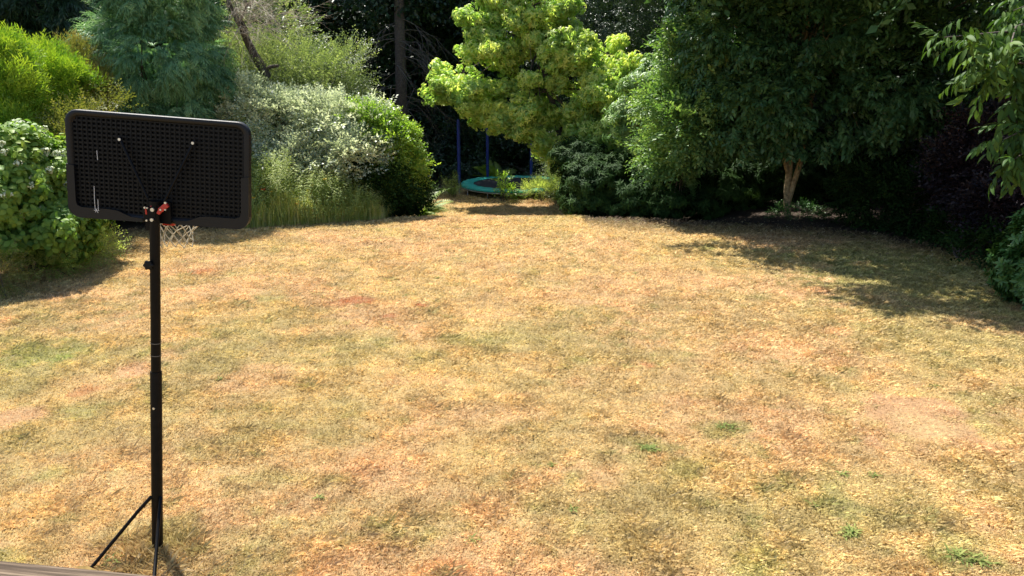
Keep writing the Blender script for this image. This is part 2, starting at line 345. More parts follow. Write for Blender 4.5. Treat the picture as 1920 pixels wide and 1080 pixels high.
# ---------------------------------------------------------------- grass blades (stuff)
def build_blades():
    N = 1150000
    # sample uniformly over the visible wedge, denser near
    u = rng.random(N * 2); yy = 3.9 + (27.5 - 3.9) * u ** 1.75
    half = .70 * yy + 2.2; xx = (rng.random(N * 2) * 2 - 1) * half
    clump = fbm(xx * 13, yy * 13, 41, 3); keep = (clump + .45 * rng.random(N * 2) > .5) & (border(xx, yy) > .3 * rng.random(N * 2) * 4)
    keep &= (xx > -10.5) & (xx < 12.5) & (rng.random(N * 2) > .30 * bare_mask(xx, yy))
    xx, yy = xx[keep][:N], yy[keep][:N]; n = len(xx)
    sc = np.clip(yy / 9, .75, 2.0); long = fbm(xx * 2.2, yy * 2.2, 61, 3)
    h = (.012 + .030 * rng.random(n) ** 1.6) * (0.85 + .5 * ss(.45, .7, long)) * sc ** .6
    h *= .72 + .58 * ss(.35, .7, fbm(xx * 7, yy * 7, 87, 3)); tuft = ss(.70, .78, fbm(xx * 4.5, yy * 4.5, 97, 3)) * (rng.random(n) < .7); h *= 1 + .4 * tuft; h *= 1 - .4 * bare_mask(xx, yy)
    stray = (rng.random(n) < .006) & (yy < 9); h[stray] *= 2.0
    pole = np.hypot(xx - POLE_BASE[0], yy - POLE_BASE[1]); nearp = ss(.42, .05, pole); h = h * (1 + 2.0 * nearp) * (1 + 2.4 * ss(1.3, .1, border(xx, yy)) * ss(.45, .7, fbm(xx * 1.3, yy * 1.3, 77, 3)))
    h = np.minimum(h, np.where(nearp > .01, .16, .085))
    wd = (.0022 + .002 * rng.random(n)) * sc * 1.25
    az = rng.random(n) * 2 * np.pi; lean = .5 + 1.6 * rng.random(n)
    lean = np.where(nearp > .3, .3 + .7 * rng.random(n), lean)
    dx, dy = np.cos(az), np.sin(az); z = zg(xx, yy)
    lx = dx * h * lean; ly = dy * h * lean
    px_, py_ = -dy * wd, dx * wd
    ba = rng.random(n) * 2 * np.pi
    V = np.empty((n, 4, 3), np.float32)
    V[:, 0] = np.stack([xx - px_, yy - py_, z - .003], 1); V[:, 1] = np.stack([xx + px_, yy + py_, z - .003], 1)
    V[:, 2] = np.stack([xx + lx * .5 + px_ * .8, yy + ly * .5 + py_ * .8, z + h * .62], 1)
    V[:, 3] = np.stack([xx + lx, yy + ly, z + h * (.7 + .3 * rng.random(n))], 1)
    V = V.reshape(-1, 3); F = np.empty((n, 2, 3), np.int32); b = np.arange(n) * 4
    F[:, 0] = np.stack([b, b + 1, b + 2], 1); F[:, 1] = np.stack([b, b + 2, b + 3], 1)
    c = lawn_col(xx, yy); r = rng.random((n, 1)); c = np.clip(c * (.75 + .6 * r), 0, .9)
    gr = (rng.random(n) < .10)[:, None]; c = np.where(gr, c * .55 + OLIVE * .45, c)
    pl = (rng.random(n) < .10)[:, None]; c = np.where(pl, c * .4 + np.array((.66, .52, .30)) * .6, c)
    c = c * (.87 + .26 * ss(.3, .7, fbm(xx * 11, yy * 11, 37, 3)))[:, None] * (.88 + .24 * ss(.3, .7, fbm(xx * 3.6, yy * 3.6, 39, 3)))[:, None]
    tt = (tuft * .45)[:, None]; c = c * (1 - tt) + np.array((.28, .30, .10)) * tt
    near = (ss(9.5, 4.5, yy) * ss(4, -1, xx))[:, None] * .3; c = c * (1 - near) + c * np.array((1.06, .95, 1.08)) * near
    c = c * (1 - .35 * nearp[:, None]) + OLIVE * .9 * .35 * nearp[:, None]
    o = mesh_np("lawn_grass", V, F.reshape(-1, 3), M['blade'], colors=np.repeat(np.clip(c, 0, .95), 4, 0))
    tag(o, "short parched straw and olive grass covering the lawn", "grass", kind="stuff")
POLE_BASE = G(294, 1035)
build_blades()

# ---------------------------------------------------------------- foliage machinery
def leaf(L, W, fold=.25, droop=.3, rich=False):
    """leaf along +X, normal +Z. returns verts, tris"""
    if rich:
        ts = [0, .28, .6, .85, 1]; ws = [0, .46, .5, .28, 0]
    else:
        ts = [0, .45, 1]; ws = [0, .5, 0]
    mid = [(L * t, 0, -droop * L * t * t) for t in ts]; v = []; idx = []
    for (x, _, z), w_ in zip(mid, ws):
        if w_ == 0: idx.append((len(v),)); v.append((x, 0, z))
        else: idx.append((len(v), len(v) + 1, len(v) + 2)); v += [(x, w_ * W, z + fold * w_ * W), (x, 0, z), (x, -w_ * W, z + fold * w_ * W)]
    f = []
    for a, b in zip(idx[:-1], idx[1:]):
        if len(a) == 1: f += [(a[0], b[1], b[0]), (a[0], b[2], b[1])]
        elif len(b) == 1: f += [(a[0], a[1], b[0]), (a[1], a[2], b[0])]
        else: f += [(a[0], a[1], b[1]), (a[0], b[1], b[0]), (a[1], a[2], b[2]), (a[1], b[2], b[1])]
    return np.array(v, float), np.array(f)
def rotm(yaw, pitch, roll):
    cy, sy, cp, sp, cr, sr = math.cos(yaw), math.sin(yaw), math.cos(pitch), math.sin(pitch), math.cos(roll), math.sin(roll)
    Rz = np.array([[cy, -sy, 0], [sy, cy, 0], [0, 0, 1]]); Ry = np.array([[cp, 0, -sp], [0, 1, 0], [sp, 0, cp]]); Rx = np.array([[1, 0, 0], [0, cr, -sr], [0, sr, cr]])
    return Rz @ Ry @ Rx
def compose(items):
    V = []; F = []; R = []; b = 0
    for (v, f), R3, org, val in items:
        V.append(v @ R3.T + np.array(org)); F.append(f + b); R.append(np.full(len(v), val)); b += len(v)
    return np.concatenate(V), np.concatenate(F), np.concatenate(R)
rr = random.Random(5); U = rr.uniform
def spray(kind):
    it = []
    if kind == 'maple':          # drooping compound leaves from a shoot tip
        for k in range(6):
            yaw = U(0, 6.28); pet = U(.03, .14); ox, oy = math.cos(yaw) * pet, math.sin(yaw) * pet; oz = U(-.05, .03); v_ = U(-.22, .22)
            for j in range(5):
                it.append((leaf(U(.10, .14), U(.035, .05), .2, .35), rotm(yaw + (j - 2) * .62, U(-1.25, -.5), U(-.4, .4)), (ox * 1.0, oy, oz - .01 * abs(j - 2)), v_ + U(-.06, .06)))
        t = (.0, .0, .03)
        for j in range(5):
            it.append((leaf(.09, .035, .2, .3), rotm(j * 1.256 + U(-.2, .2), U(-.5, .3), 0), t, .33))
    elif kind == 'cypress':      # hanging feathery spray
        for k in range(3):
            y0 = U(-.5, .5); Ls = U(.28, .42); pr = None
            for j in range(9):
                t = j / 8; s_ = 1 if j % 2 else -1
                x = Ls * t; z = -.32 * Ls * t * t + (k - 1) * .02
                ca, sa = math.cos(y0), math.sin(y0)
                it.append((leaf(U(.09, .15) * (1.15 - .5 * t), .014, .1, .5), rotm(y0 + s_ * U(.3, .65), -.5 * t - U(0, .35), U(-.6, .6)), (x * ca, x * sa, z), U(-.14, .1) + .16 * t))
            it.append((leaf(Ls * 1.15, .018, .1, .35), rotm(y0, 0, 0), (0, 0, (k - 1) * .02), 0))
    elif kind == 'golden':       # upright feathery fan
        for k in range(4):
            y0 = U(-.6, .6); p0 = U(-.2, .5)
            for j in range(7):
                t = j / 6; s_ = 1 if j % 2 else -1; d = rotm(y0, p0, 0)[:, 0]; x = .24 * t
                it.append((leaf(U(.06, .11), .013, .1, .15), rotm(y0 + s_ * U(.3, .7), p0 + U(-.2, .3), U(-1, 1)), d * x, U(-.12, .08) + .22 * t))
    elif kind == 'small':        # thin shoot with little leaves
        for j in range(14):
            t = j / 13; s_ = 1 if j % 2 else -1
            it.append((leaf(U(.028, .045), U(.016, .024), .2, .1), rotm(s_ * U(.6, 1.3), U(-.4, .5), U(-.6, .6)), (.30 * t, U(-.02, .02), -.05 * t * t + U(-.02, .02)), U(-.2, .2)))
    elif kind == 'mid':          # shoot with middle-size leaves
        for j in range(11):
            t = j / 10; s_ = 1 if j % 2 else -1
            it.append((leaf(U(.06, .085), U(.032, .045), .25, .2), rotm(s_ * U(.4, 1.3), U(-.5, .5), U(-.6, .6)), (.24 * t, U(-.03, .03), -.05 * t * t + U(-.03, .03)), U(-.2, .2)))
    elif kind == 'broad':        # hydrangea: opposite broad leaves
        for j in range(5):
            for s_ in (0, 3.14):
                it.append((leaf(U(.11, .15), U(.075, .10), .25, .35, True), rotm(j * 1.57 + s_ + U(-.3, .3), U(-.5, .3), U(-.3, .3)), (U(-.02, .02), U(-.02, .02), -.05 * j), U(-.15, .15) - .05 * j + .08))
    elif kind == 'whorl':        # rhododendron whorl around shoot tip (axis = +Z)
        for q, (z0, m_) in enumerate(((0, 9), (-.07, 7))):
            for j in range(m_):
                it.append((leaf(U(.10, .15), U(.030, .042), .3, .35), rotm(j * 6.28 / m_ + U(-.2, .2), U(-.55, .45) - .2 * q, U(-.3, .3)), (0, 0, z0 + U(-.01, .01)), U(-.15, .12) + .08 * (1 - q)))
    elif kind == 'laurel':
        for q in range(3):
            for j in range(6):
                it.append((leaf(U(.09, .13), U(.035, .045), .3, .2, True), rotm(j * 1.05 + q * .5 + U(-.2, .2), U(.1, .8), U(-.3, .3)), (0, 0, -.05 * q), U(-.15, .15)))
    elif kind == 'magn':         # pendant glossy leaves along shoot
        for j in range(12):
            t = j / 11; s_ = 1 if j % 2 else -1
            it.append((leaf(U(.09, .13), U(.04, .055), .25, .3), rotm(s_ * U(.3, 1.2), U(-.9, .1), U(-.5, .5)), (.30 * t, U(-.03, .03), -.07 * t * t + U(-.03, .03)), U(-.2, .2)))
    elif kind == 'woods':        # large loose shoot
        for j in range(16):
            t = j / 15; s_ = 1 if j % 2 else -1
            it.append((leaf(U(.11, .17), U(.06, .09), .2, .2), rotm(s_ * U(.2, 1.5), U(-.8, .4), U(-.8, .8)), (.5 * t, U(-.14, .14), U(-.12, .1)), U(-.2, .2)))
    elif kind == 'cherry':       # long drooping leaves
        for j in range(11):
            t = j / 10; s_ = 1 if j % 2 else -1
            it.append((leaf(U(.11, .15), U(.034, .046), .25, .35, True), rotm(s_ * U(.3, .9), U(-1.1, -.3), U(-.4, .4)), (.34 * t, 0, -.12 * t * t), U(-.2, .2)))
    elif kind == 'herb':
        for j in range(14):
            t = j / 13
            it.append((leaf(U(.05, .09), U(.012, .022), .2, .3), rotm(j * 2.4, U(-.2, .7), 0), (0, 0, .42 * t - .1), U(-.15, .1) + .1 * t))
    return compose(it)
SP = {}
def sprays(kind):
    if kind not in SP: SP[kind] = [spray(kind) for _ in range(5)]
    return SP[kind]

def scatter(name, kind, pos, dirs, scale, mat, parent, upmode='up', roll=.5, jit=.18, extra=None):
    """place sprays. dirs = growth direction. upmode 'up': X along dir, Z near up. 'axis': Z along dir."""
    n = len(pos); T = sprays(kind); d = dirs / np.maximum(np.linalg.norm(dirs, axis=1, keepdims=True), 1e-6)
    if upmode == 'axis':
        Z = d; a = rng.normal(size=(n, 3)); X = a - (a * Z).sum(1, keepdims=True) * Z; X /= np.linalg.norm(X, axis=1, keepdims=True); Yv = np.cross(Z, X)
    else:
        X = d; upv = np.tile((0, 0, 1.), (n, 1)) + rng.normal(size=(n, 3)) * roll
        Yv = np.cross(upv, X); Yv /= np.maximum(np.linalg.norm(Yv, axis=1, keepdims=True), 1e-6); Z = np.cross(X, Yv)
    which = rng.integers(0, len(T), n); VV = []; FF = []; RR = []; b = 0
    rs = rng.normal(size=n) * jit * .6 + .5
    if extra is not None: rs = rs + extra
    for k, (v, f, r) in enumerate(T):
        ii = np.nonzero(which == k)[0]
        if len(ii) == 0: continue
        sc = scale[ii][:, None, None]
        W = (X[ii][:, None, :] * v[None, :, 0:1] + Yv[ii][:, None, :] * v[None, :, 1:2] + Z[ii][:, None, :] * v[None, :, 2:3]) * sc + pos[ii][:, None, :]
        m = len(v); VV.append(W.reshape(-1, 3)); FF.append((f[None] + (np.arange(len(ii)) * m)[:, None, None] + b).reshape(-1, 3))
        RR.append((rs[ii][:, None] + r[None]).ravel()); b += m * len(ii)
    return mesh_np(name, np.concatenate(VV), np.concatenate(FF), mat, parent, {"rnd": np.concatenate(RR)})

def lob(px, py, Y, rpx, rpy, ry):
    """lobe from photo measurements: centre pixel at distance Y, radii in pixels and depth metres"""
    c = P(px, py, Y); k = depth(Y, c[2]) / FPX
    return (c, np.array((rpx * k, ry, rpy * k)))
def crown(lobes, n, clumps, cr=.28, fill=.25, gmin=.05, droop=0., up=.35, shell=(.82, 1.06), seed=None, frontonly=False):
    """points clustered on lobes' shells; returns pos, dirs, height-in-clump"""
    vol = np.array([(r[0] * r[1] + r[0] * r[2] + r[1] * r[2]) for _, r in lobes]); pr = vol / vol.sum()
    nc = clumps; li = rng.choice(len(lobes), nc, p=pr)
    C = np.array([l[0] for l in lobes]); R = np.array([l[1] for l in lobes])
    u = rng.normal(size=(nc, 3)); u /= np.linalg.norm(u, axis=1, keepdims=True)
    cp = C[li] + u * R[li] * (shell[0] + (shell[1] - shell[0]) * rng.random((nc, 1)))
    # drop clumps buried deep inside another lobe
    q = ((cp[:, None] - C[None]) / R[None]); dd = np.sqrt((q ** 2).sum(2)); dd[np.arange(nc), li] = 9
    ok = dd.min(1) > .72 if len(lobes) > 1 else np.ones(nc, bool)
    cp, u = cp[ok], u[ok]; nc = len(cp)
    size = cr * (.6 + .8 * rng.random(nc))
    nm = int(n * (1 - fill)); ci = rng.integers(0, nc, nm)
    g = rng.normal(size=(nm, 3)); g /= np.maximum(np.linalg.norm(g, axis=1, keepdims=True), 1e-6); rad = rng.random((nm, 1)) ** .45
    off = g * rad * size[ci][:, None] * np.array((1.15, 1.15, .75)); pos = cp[ci] + off
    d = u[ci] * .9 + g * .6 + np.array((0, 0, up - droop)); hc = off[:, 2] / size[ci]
    nf = n - nm; lf = rng.choice(len(lobes), nf, p=pr)
    uf = rng.normal(size=(nf, 3)); uf /= np.linalg.norm(uf, axis=1, keepdims=True)
    pf = C[lf] + uf * R[lf] * (.45 + .45 * rng.random((nf, 1))); df = uf + np.array((0, 0, up - droop)) * .5
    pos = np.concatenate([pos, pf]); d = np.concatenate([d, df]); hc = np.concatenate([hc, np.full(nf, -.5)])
    k = pos[:, 2] > zg(pos[:, 0], pos[:, 1]) + gmin
    return pos[k], d[k], hc[k], cp
def limbs(mb, base, targets, r0, n=6, wob=.25, start=.35, seed=1):
    """curved limbs from points up the stem to targets"""
    q = random.Random(seed)
    for t in targets:
        a = Vector(base); b = Vector(t); L = (b - a).length
        pts = []; 
        for i in range(n + 1):
            s_ = i / n; p = a.lerp(b, s_); p.z += math.sin(s_ * math.pi) * L * .10
            w_ = wob * L * .12 * math.sin(s_ * math.pi); p += Vector((q.uniform(-1, 1), q.uniform(-1, 1), q.uniform(-.5, .5))) * w_; pts.append(p)
        mb.tube(pts, [r0 * (1 - .85 * i / n) for i in range(n + 1)], 6, cap=False)
def plant(name, cat, label, lobes, kind, mat, n, clumps, scale=(.9, 1.25), stem='stems', stem_r=.03, stems=7, base=None, group=None,
          upmode='up', bark='bark', foliage='foliage', ex=0., trunk=None, **kw):
    c = np.mean([l[0] for l in lobes], 0)
    if base is None: base = (c[0], c[1])
    bz = float(zg(base[0], base[1])); root = empty(name, (base[0], base[1], bz), label, cat, group)
    pos, d, hc, cp = crown(lobes, n, clumps, **kw)
    sc = scale[0] + (scale[1] - scale[0]) * rng.random(len(pos))
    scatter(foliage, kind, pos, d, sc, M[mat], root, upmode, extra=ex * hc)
    mb = MB(); q = random.Random(len(label))
    if trunk is None:
        idx = rng.choice(len(cp), min(stems, len(cp)), replace=False)
        for i in idx:
            a = (base[0] + q.uniform(-.12, .12), base[1] + q.uniform(-.12, .12), bz - .05)
            limbs(mb, a, [cp[i]], stem_r, seed=int(i))
    else:
        pts, rad = trunk; mb.tube(pts, rad, 12)
        top = pts[-1]
        for i in rng.choice(len(cp), min(stems, len(cp)), replace=False):
            k = q.randint(len(pts) // 2, len(pts) - 1); limbs(mb, pts[k], [cp[i]], rad[k] * .45, seed=int(i))
    mb.build(stem, M[bark], root)
    return root

# ---------------------------------------------------------------- dark wood behind (trees stand beyond the lawn)
def wood_proto(name, label, cat, seed, H, W, crown0, leafm, trunk_r, n=2600):
    global rng
    rng = np.random.default_rng(seed); q = random.Random(seed)
    root = empty(name, (0, 0, 0), label, cat, "tall trees of the dark wood behind the lawn")
    lobes = []
    for i in range(7):
        a = i * 2.4; z = crown0 + (H - crown0) * (.08 + .84 * i / 6); r = W * (1.0 - .55 * (i / 6)) * .62
        lobes.append((np.array((math.cos(a) * W * .28, math.sin(a) * W * .28, z)), np.array((r, r, (H - crown0) * .17))))
    pos, d, hc, cp = crown(lobes, n, 110, cr=.75, fill=.3, gmin=-99)
    scatter('foliage', 'woods', pos, d, 1.2 + .6 * rng.random(len(pos)), M[leafm], root)
    mb = MB(); pts = [(q.uniform(-.1, .1) * i, q.uniform(-.1, .1) * i, H * .92 * i / 7 - .3) for i in range(8)]; rad = [trunk_r * (1 - .1 * i) for i in range(8)]
    mb.tube(pts, rad, 10)
    for i in rng.choice(len(cp), 16, replace=False): k = q.randint(2, 6); limbs(mb, pts[k], [cp[i]], rad[k] * .35, seed=int(i))
    mb.build('trunk', M['bark'], root)
    return root
def dup(root, loc, rz=0, sc=1, label=None, group=None):
    r = root.copy(); COL.objects.link(r); r.location = loc; r.rotation_euler = (0, 0, rz); r.scale = (sc, sc, sc)
    if label: r['label'] = label
    if group: r['group'] = group
    for ch in list(root.children):
        c = ch.copy(); COL.objects.link(c); c.parent = r
    return r
WL = "tall dark tree massed in the shaded wood behind the lawn"
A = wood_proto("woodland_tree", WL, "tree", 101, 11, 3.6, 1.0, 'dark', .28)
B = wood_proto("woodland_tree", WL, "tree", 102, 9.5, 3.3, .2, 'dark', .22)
spots = []
for row, (Y, x0, x1, st) in enumerate(((37, -22, 24, 4.2), (42, -25, 27, 4.4), (48, -29, 31, 4.8))):
    x = x0
    while x <= x1: spots.append((x + U(-.8, .8), Y + U(-1.0, 1.0))); x += st
spots += [(-16.5, 28), (-19.5, 23.5), (-20, 18), (-19, 12), (16, 29), (18.5, 25), (19.5, 19.5), (20, 13.5), (12, 29.5), (7.5, 30.5)]
first = {0: True, 1: True}
def where(x, y):
    px = 960 + FPX * x / depth(y, 2.); rank = 'front' if y < 40 else 'middle' if y < 45 else 'back'
    for lim, t in ((-40, 'beyond the left edge of the view'), (70, 'behind the leftmost golden conifer'), (160, 'left of the weeping conifer'), (300, 'behind the left half of the weeping conifer'), (430, 'behind the right half of the weeping conifer'),
                   (560, 'behind the dead tree'), (700, 'left of the tall bare conifer trunk'), (830, 'between the tall bare trunk and the maple'), (930, 'behind the left side of the maple'), (1060, 'behind the middle of the maple'), (1180, 'behind the right side of the maple'),
                   (1320, 'behind the grey leaved tree'), (1480, 'left of the forked pale trunk'), (1640, 'right of the forked pale trunk'), (1800, 'behind the purple shrub'), (1960, 'behind the cherry branches')):
        if px < lim: return rank, t
    return rank, 'beyond the right edge of the view'
for i, (x, y) in enumerate(spots):
    if abs(x + 4.3) < 1.6 and y < 36: continue
    p = i % 2; src = (A, B)[p]; z = float(zg(x, y)) - .1
    if first[p]: src.location = (x, y, z); src.rotation_euler = (0, 0, U(0, 6)); first[p] = False; src['label'] = 'dark tree in the wood\'s %s rank, %s' % where(x, y)
    else: dup(src, (x, y, z), U(0, 6.28), U(.85, 1.1), 'dark tree in the wood\'s %s rank, %s' % where(x, y))
# dark understory shrubs closing the view under the crowns
rng = np.random.default_rng(33)
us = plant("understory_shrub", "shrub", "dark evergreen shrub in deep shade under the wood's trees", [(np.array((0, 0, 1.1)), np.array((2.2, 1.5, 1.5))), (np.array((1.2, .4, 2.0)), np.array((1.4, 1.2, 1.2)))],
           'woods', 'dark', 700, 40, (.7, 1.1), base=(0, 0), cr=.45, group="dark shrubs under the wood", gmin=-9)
us.location.z = 0
k = 0
for Y, x0, x1 in ((32.5, -19, 21), (36.5, -21, 23), (42.5, -24, 25)):
    x = x0
    while x < x1:
        xx, yy = x + U(-.5, .5), Y + U(-.6, .6); z = float(zg(xx, yy)) - .1
        if k == 0: us.location = (xx, yy, z); us['label'] = 'dark shaded shrub in the wood\'s %s rank, %s' % where(xx, yy)
        else: dup(us, (xx, yy, z), U(0, 6.28), U(.85, 1.3), 'dark shaded shrub in the wood\'s %s rank, %s' % where(xx, yy))
        k += 1; x += 3.3

# tall trunk with dead branches left of centre
rng = np.random.default_rng(12)
tb = P(757, 330, 31); tz = float(zg(tb[0], 31)); root = empty("tall_conifer", (tb[0], 31, tz), "tall straight conifer trunk with dead hanging twigs left of the trampoline", "tree")
pts = [P(757 - 9 * i / 5, 330 - 330 * i / 5, 31) for i in range(6)]; pts[0][2] = tz - .1
pts += [(pts[-1][0] - .1, 31, pts[-1][2] + 4), (pts[-1][0] - .15, 31, pts[-1][2] + 9)]
mb = MB(); mb.tube(pts, [.27, .24, .22, .21, .2, .19, .15, .07], 14); mb.build('trunk', M['bark'], root)
mb = MB(); q = random.Random(8)
def deadtwig(mb, a, d, L, r, lev, q, grav=-.25):
    pts = [Vector(a)]; dv = Vector(d).normalized()
    for i in range(5):
        dv = (dv + Vector((q.uniform(-.3, .3), q.uniform(-.3, .3), q.uniform(-.25, .2) + grav * .35))).normalized(); pts.append(pts[-1] + dv * L / 5)
    mb.tube(pts, [r * (1 - .17 * i) for i in range(6)], 4, cap=False)
    if lev:
        for k in range(3):
            i = q.randint(1, 4); deadtwig(mb, pts[i], (pts[i] - pts[i - 1]).normalized() + Vector((q.uniform(-.8, .8), q.uniform(-.8, .8), q.uniform(-.6, .5))), L * .6, r * .55, lev - 1, q, grav)
for i in range(30):
    z = q.uniform(1.8, 6.5); a = q.uniform(0, 6.28)
    deadtwig(mb, (tb[0] - .1, 31, tz + z), (math.cos(a), math.sin(a) * .7 - .4, q.uniform(-.2, .25)), q.uniform(1.2, 2.6), .022, 2, q, -.5)
mb.build('dead_branches', M['darktwig'], root)
pos, d, hc, cp = crown([(np.array((tb[0], 32.5, tz + 8.6)), np.array((2.4, 2, 2.0)))], 1400, 70, cr=.6)
scatter('foliage', 'woods', pos, d, 1.2 + .5 * rng.random(len(pos)), M['dark'], root)

# ---------------------------------------------------------------- left side plants
# dark hedge conifers far left
for i, (px, lb) in enumerate(((-60, "dark clipped conifer at the far left edge behind the golden conifers"), (30, "dark conifer wall behind the leftmost golden conifer"), (105, "dark conifer between the golden conifers and the blue green weeping conifer"))):
    rng = np.random.default_rng(200 + i); c = P(px, 60, 24)
    lobes = [(np.array((c[0], 24, z)), np.array((1.5 - .05 * z, 1.4, 1.6))) for z in (1.2, 3.2, 5.2, 7.2, 9.2)]
    plant("dark_conifer", "conifer", lb, lobes, 'cypress', 'dark', 2600, 220, (1.5, 2.1), cr=.3, fill=.3, droop=.8, group="dark conifers at the far left")
# golden conifers
rng = np.random.default_rng(21)
plant("golden_conifer", "conifer", "bright yellow green conifer at the left edge with upright feathery sprays", [lob(-25, 215, 16, 80, 120, 1.0), lob(20, 290, 16, 48, 90, .8), lob(-20, 130, 16.2, 50, 60, .7)],
      'golden', 'golden', 3600, 150, (.9, 1.3), cr=.24, fill=.15, up=1.1, ex=.12)
plant("golden_conifer", "conifer", "yellow green conifer second from the left edge with flat bushy top", [lob(88, 175, 17.6, 62, 78, .9), lob(90, 290, 17.4, 65, 100, .9)],
      'golden', 'golden', 3800, 160, (.9, 1.3), cr=.23, fill=.15, up=1.0, ex=.12)
plant("golden_conifer", "conifer", "yellow green conifer beside the blue green weeping conifer, browning in places", [lob(150, 165, 18.6, 40, 70, .7), lob(150, 270, 18.4, 50, 110, .8)],
      'golden', 'bronze', 2600, 140, (.9, 1.3), cr=.22, fill=.3, up=.9, ex=.1)
plant("bronze_shrub", "shrub", "bronze tinted small leaved shrub just above the backboard's left end", [lob(150, 245, 16.4, 46, 34, .5), lob(200, 200, 16.6, 22, 9, .25), lob(150, 330, 16.3, 55, 70, .6)],
      'small', 'bronze', 1500, 110, (1.0, 1.4), cr=.2, fill=.2, up=.5)
# blue-green weeping conifer
rng = np.random.default_rng(22)
plant("weeping_conifer", "conifer", "big blue green weeping conifer with drooping feathery sprays behind the backboard", [lob(295, 290, 20.5, 114, 150, 1.6), lob(295, 120, 20.5, 116, 130, 1.6), lob(292, -40, 20.5, 100, 110, 1.4), lob(290, -140, 20.5, 60, 70, .9)],
      'cypress', 'blue', 8200, 520, (.8, 1.2), cr=.22, fill=.25, droop=.6, up=.25, ex=.14, stems=10)
# olive spreading shrub
rng = np.random.default_rng(23)
plant("feathery_shrub", "shrub", "olive green feathery shrub with arching shoots behind the silver shrub", [lob(470, 150, 23, 55, 75, 1.0), lob(545, 150, 22.8, 65, 70, 1.0), lob(610, 165, 22.6, 55, 55, .9), lob(650, 135, 22.8, 28, 50, .5), lob(560, 240, 22.6, 95, 70, 1.0)],
      'small', 'olive', 6500, 330, (1.1, 1.9), cr=.26, fill=.3, up=.45)
plant("leafy_shrub", "shrub", "bright green leafy shrub top showing between bare twigs beside the weeping conifer", [lob(520, 70, 25.5, 60, 60, 1.0), lob(470, 40, 25.5, 45, 60, .8), lob(560, 110, 25.3, 40, 45, .8), lob(500, 200, 25.3, 80, 100, 1)],
      'mid', 'olive', 1700, 110, (1.1, 1.5), cr=.3, fill=.2)
# leaning dead tree
q = random.Random(4); c0 = P(503, 250, 21.8); root = empty("dead_tree", (c0[0], 21.8, float(zg(c0[0], 21.8))), "leaning bare tree with dark trunk and pale grey twigs beside the weeping conifer", "tree")
tp = [P(a, b, 21.8 + .0) for a, b in ((500, 330), (503, 230), (503, 170), (497, 135), (478, 105), (463, 75), (450, 45), (430, 10), (420, -60))]; tp[0][2] = root.location.z - .05
mb = MB(); mb.tube(tp, [.16, .15, .14, .13, .11, .095, .08, .07, .04], 10)
mb.tube([P(493, 133, 21.8), P(508, 125, 21.7), P(522, 123, 21.6)], [.06, .045, .035], 8)
mb.tube([P(463, 75, 21.8), P(462, 55, 21.8), P(452, 35, 21.7), P(465, 5, 21.6)], [.05, .045, .035, .02], 6)
mb.build('trunk', M['bark'], root)
mb = MB()
for i in range(85):
    px, py = q.uniform(425, 480), q.uniform(-20, 70); a = P(px, py, 21.8 + q.uniform(-.7, .7))
    deadtwig(mb, a, (q.uniform(-.3, 1.0), q.uniform(-1, .3), q.uniform(-.3, .5)), q.uniform(.5, 1.15), .009, 2, q, -.12)
for i in range(9):
    a = P(q.uniform(480, 540), q.uniform(20, 70), 21.5); deadtwig(mb, a, (1, -.3, .15), q.uniform(.9, 1.5), .009, 2, q, 0)
mb.build('twigs', M['twig'], root)
# silver shrub
rng = np.random.default_rng(24)
plant("silver_shrub", "shrub", "pale silvery glossy shrub mound to the right of the backboard", [lob(470, 215, 21.0, 55, 55, .8), lob(540, 245, 20.9, 70, 65, .9), lob(610, 240, 20.8, 60, 60, .9), lob(650, 300, 20.3, 70, 60, .9), lob(570, 315, 20.3, 85, 55, .9), lob(690, 240, 20.6, 40, 50, .6), lob(480, 300, 20.9, 50, 60, .8)],
      'mid', 'silver', 7600, 330, (.85, 1.25), cr=.24, fill=.28, ex=.12)
plant("lime_shrub", "shrub", "rounded lime green shrub on the right flank of the silver shrub", [lob(718, 272, 20.9, 52, 58, .8), lob(688, 240, 20.9, 38, 36, .7), lob(742, 315, 21, 40, 50, .7)],
      'mid', 'lime', 3700, 170, (.85, 1.2), cr=.22, fill=.28, ex=.12)
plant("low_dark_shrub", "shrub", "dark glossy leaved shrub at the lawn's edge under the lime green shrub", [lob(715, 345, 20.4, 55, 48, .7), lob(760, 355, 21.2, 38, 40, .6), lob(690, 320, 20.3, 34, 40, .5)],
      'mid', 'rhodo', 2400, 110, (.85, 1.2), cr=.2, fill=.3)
# fern fronds
def fern(loc, lab, n, L, leanx, seed, wid=.22):
    q = random.Random(seed); root = empty("fern", loc, lab, "fern"); items = []
    for k in range(n):
        az = q.uniform(0, 6.28) if leanx is None else leanx + q.uniform(-1.1, 1.1); el = q.uniform(.5, 1.2); l = L * q.uniform(.7, 1.1)
        d = Vector((math.cos(az) * math.cos(el), math.sin(az) * math.cos(el), math.sin(el))); p = Vector((0, 0, 0)); side0 = Vector((-math.sin(az), math.cos(az), 0))
        for i in range(22):
            t = i / 21; d = (d + Vector((0, 0, -.055))).normalized(); p = p + d * l / 22
            W = l * wid * math.sin(math.pi * min(1, .12 + t * .92)) ** .7
            for s_ in (-1, 1):
                X = (side0 * s_ + d * .45).normalized(); Y = d.cross(X).cross(X) * -1; Z = X.cross(Y)
                R3 = np.array([X, Y.normalized(), Z.normalized()]).T
                items.append((leaf(W, W * .24 + .006, .1, .25), R3, np.array(p), .5 + q.uniform(-.15, .15)))
    V, F, R = compose(items); mesh_np("fronds", V + np.array(root.location), F, M['fern'], root, {"rnd": R})
    return root
p = P(785, 385, 22.3); fern((p[0], 22.3, float(zg(p[0], 22.3))), "arching fern at the lawn's edge right of the lime green shrub", 13, 1.15, .1, 3)
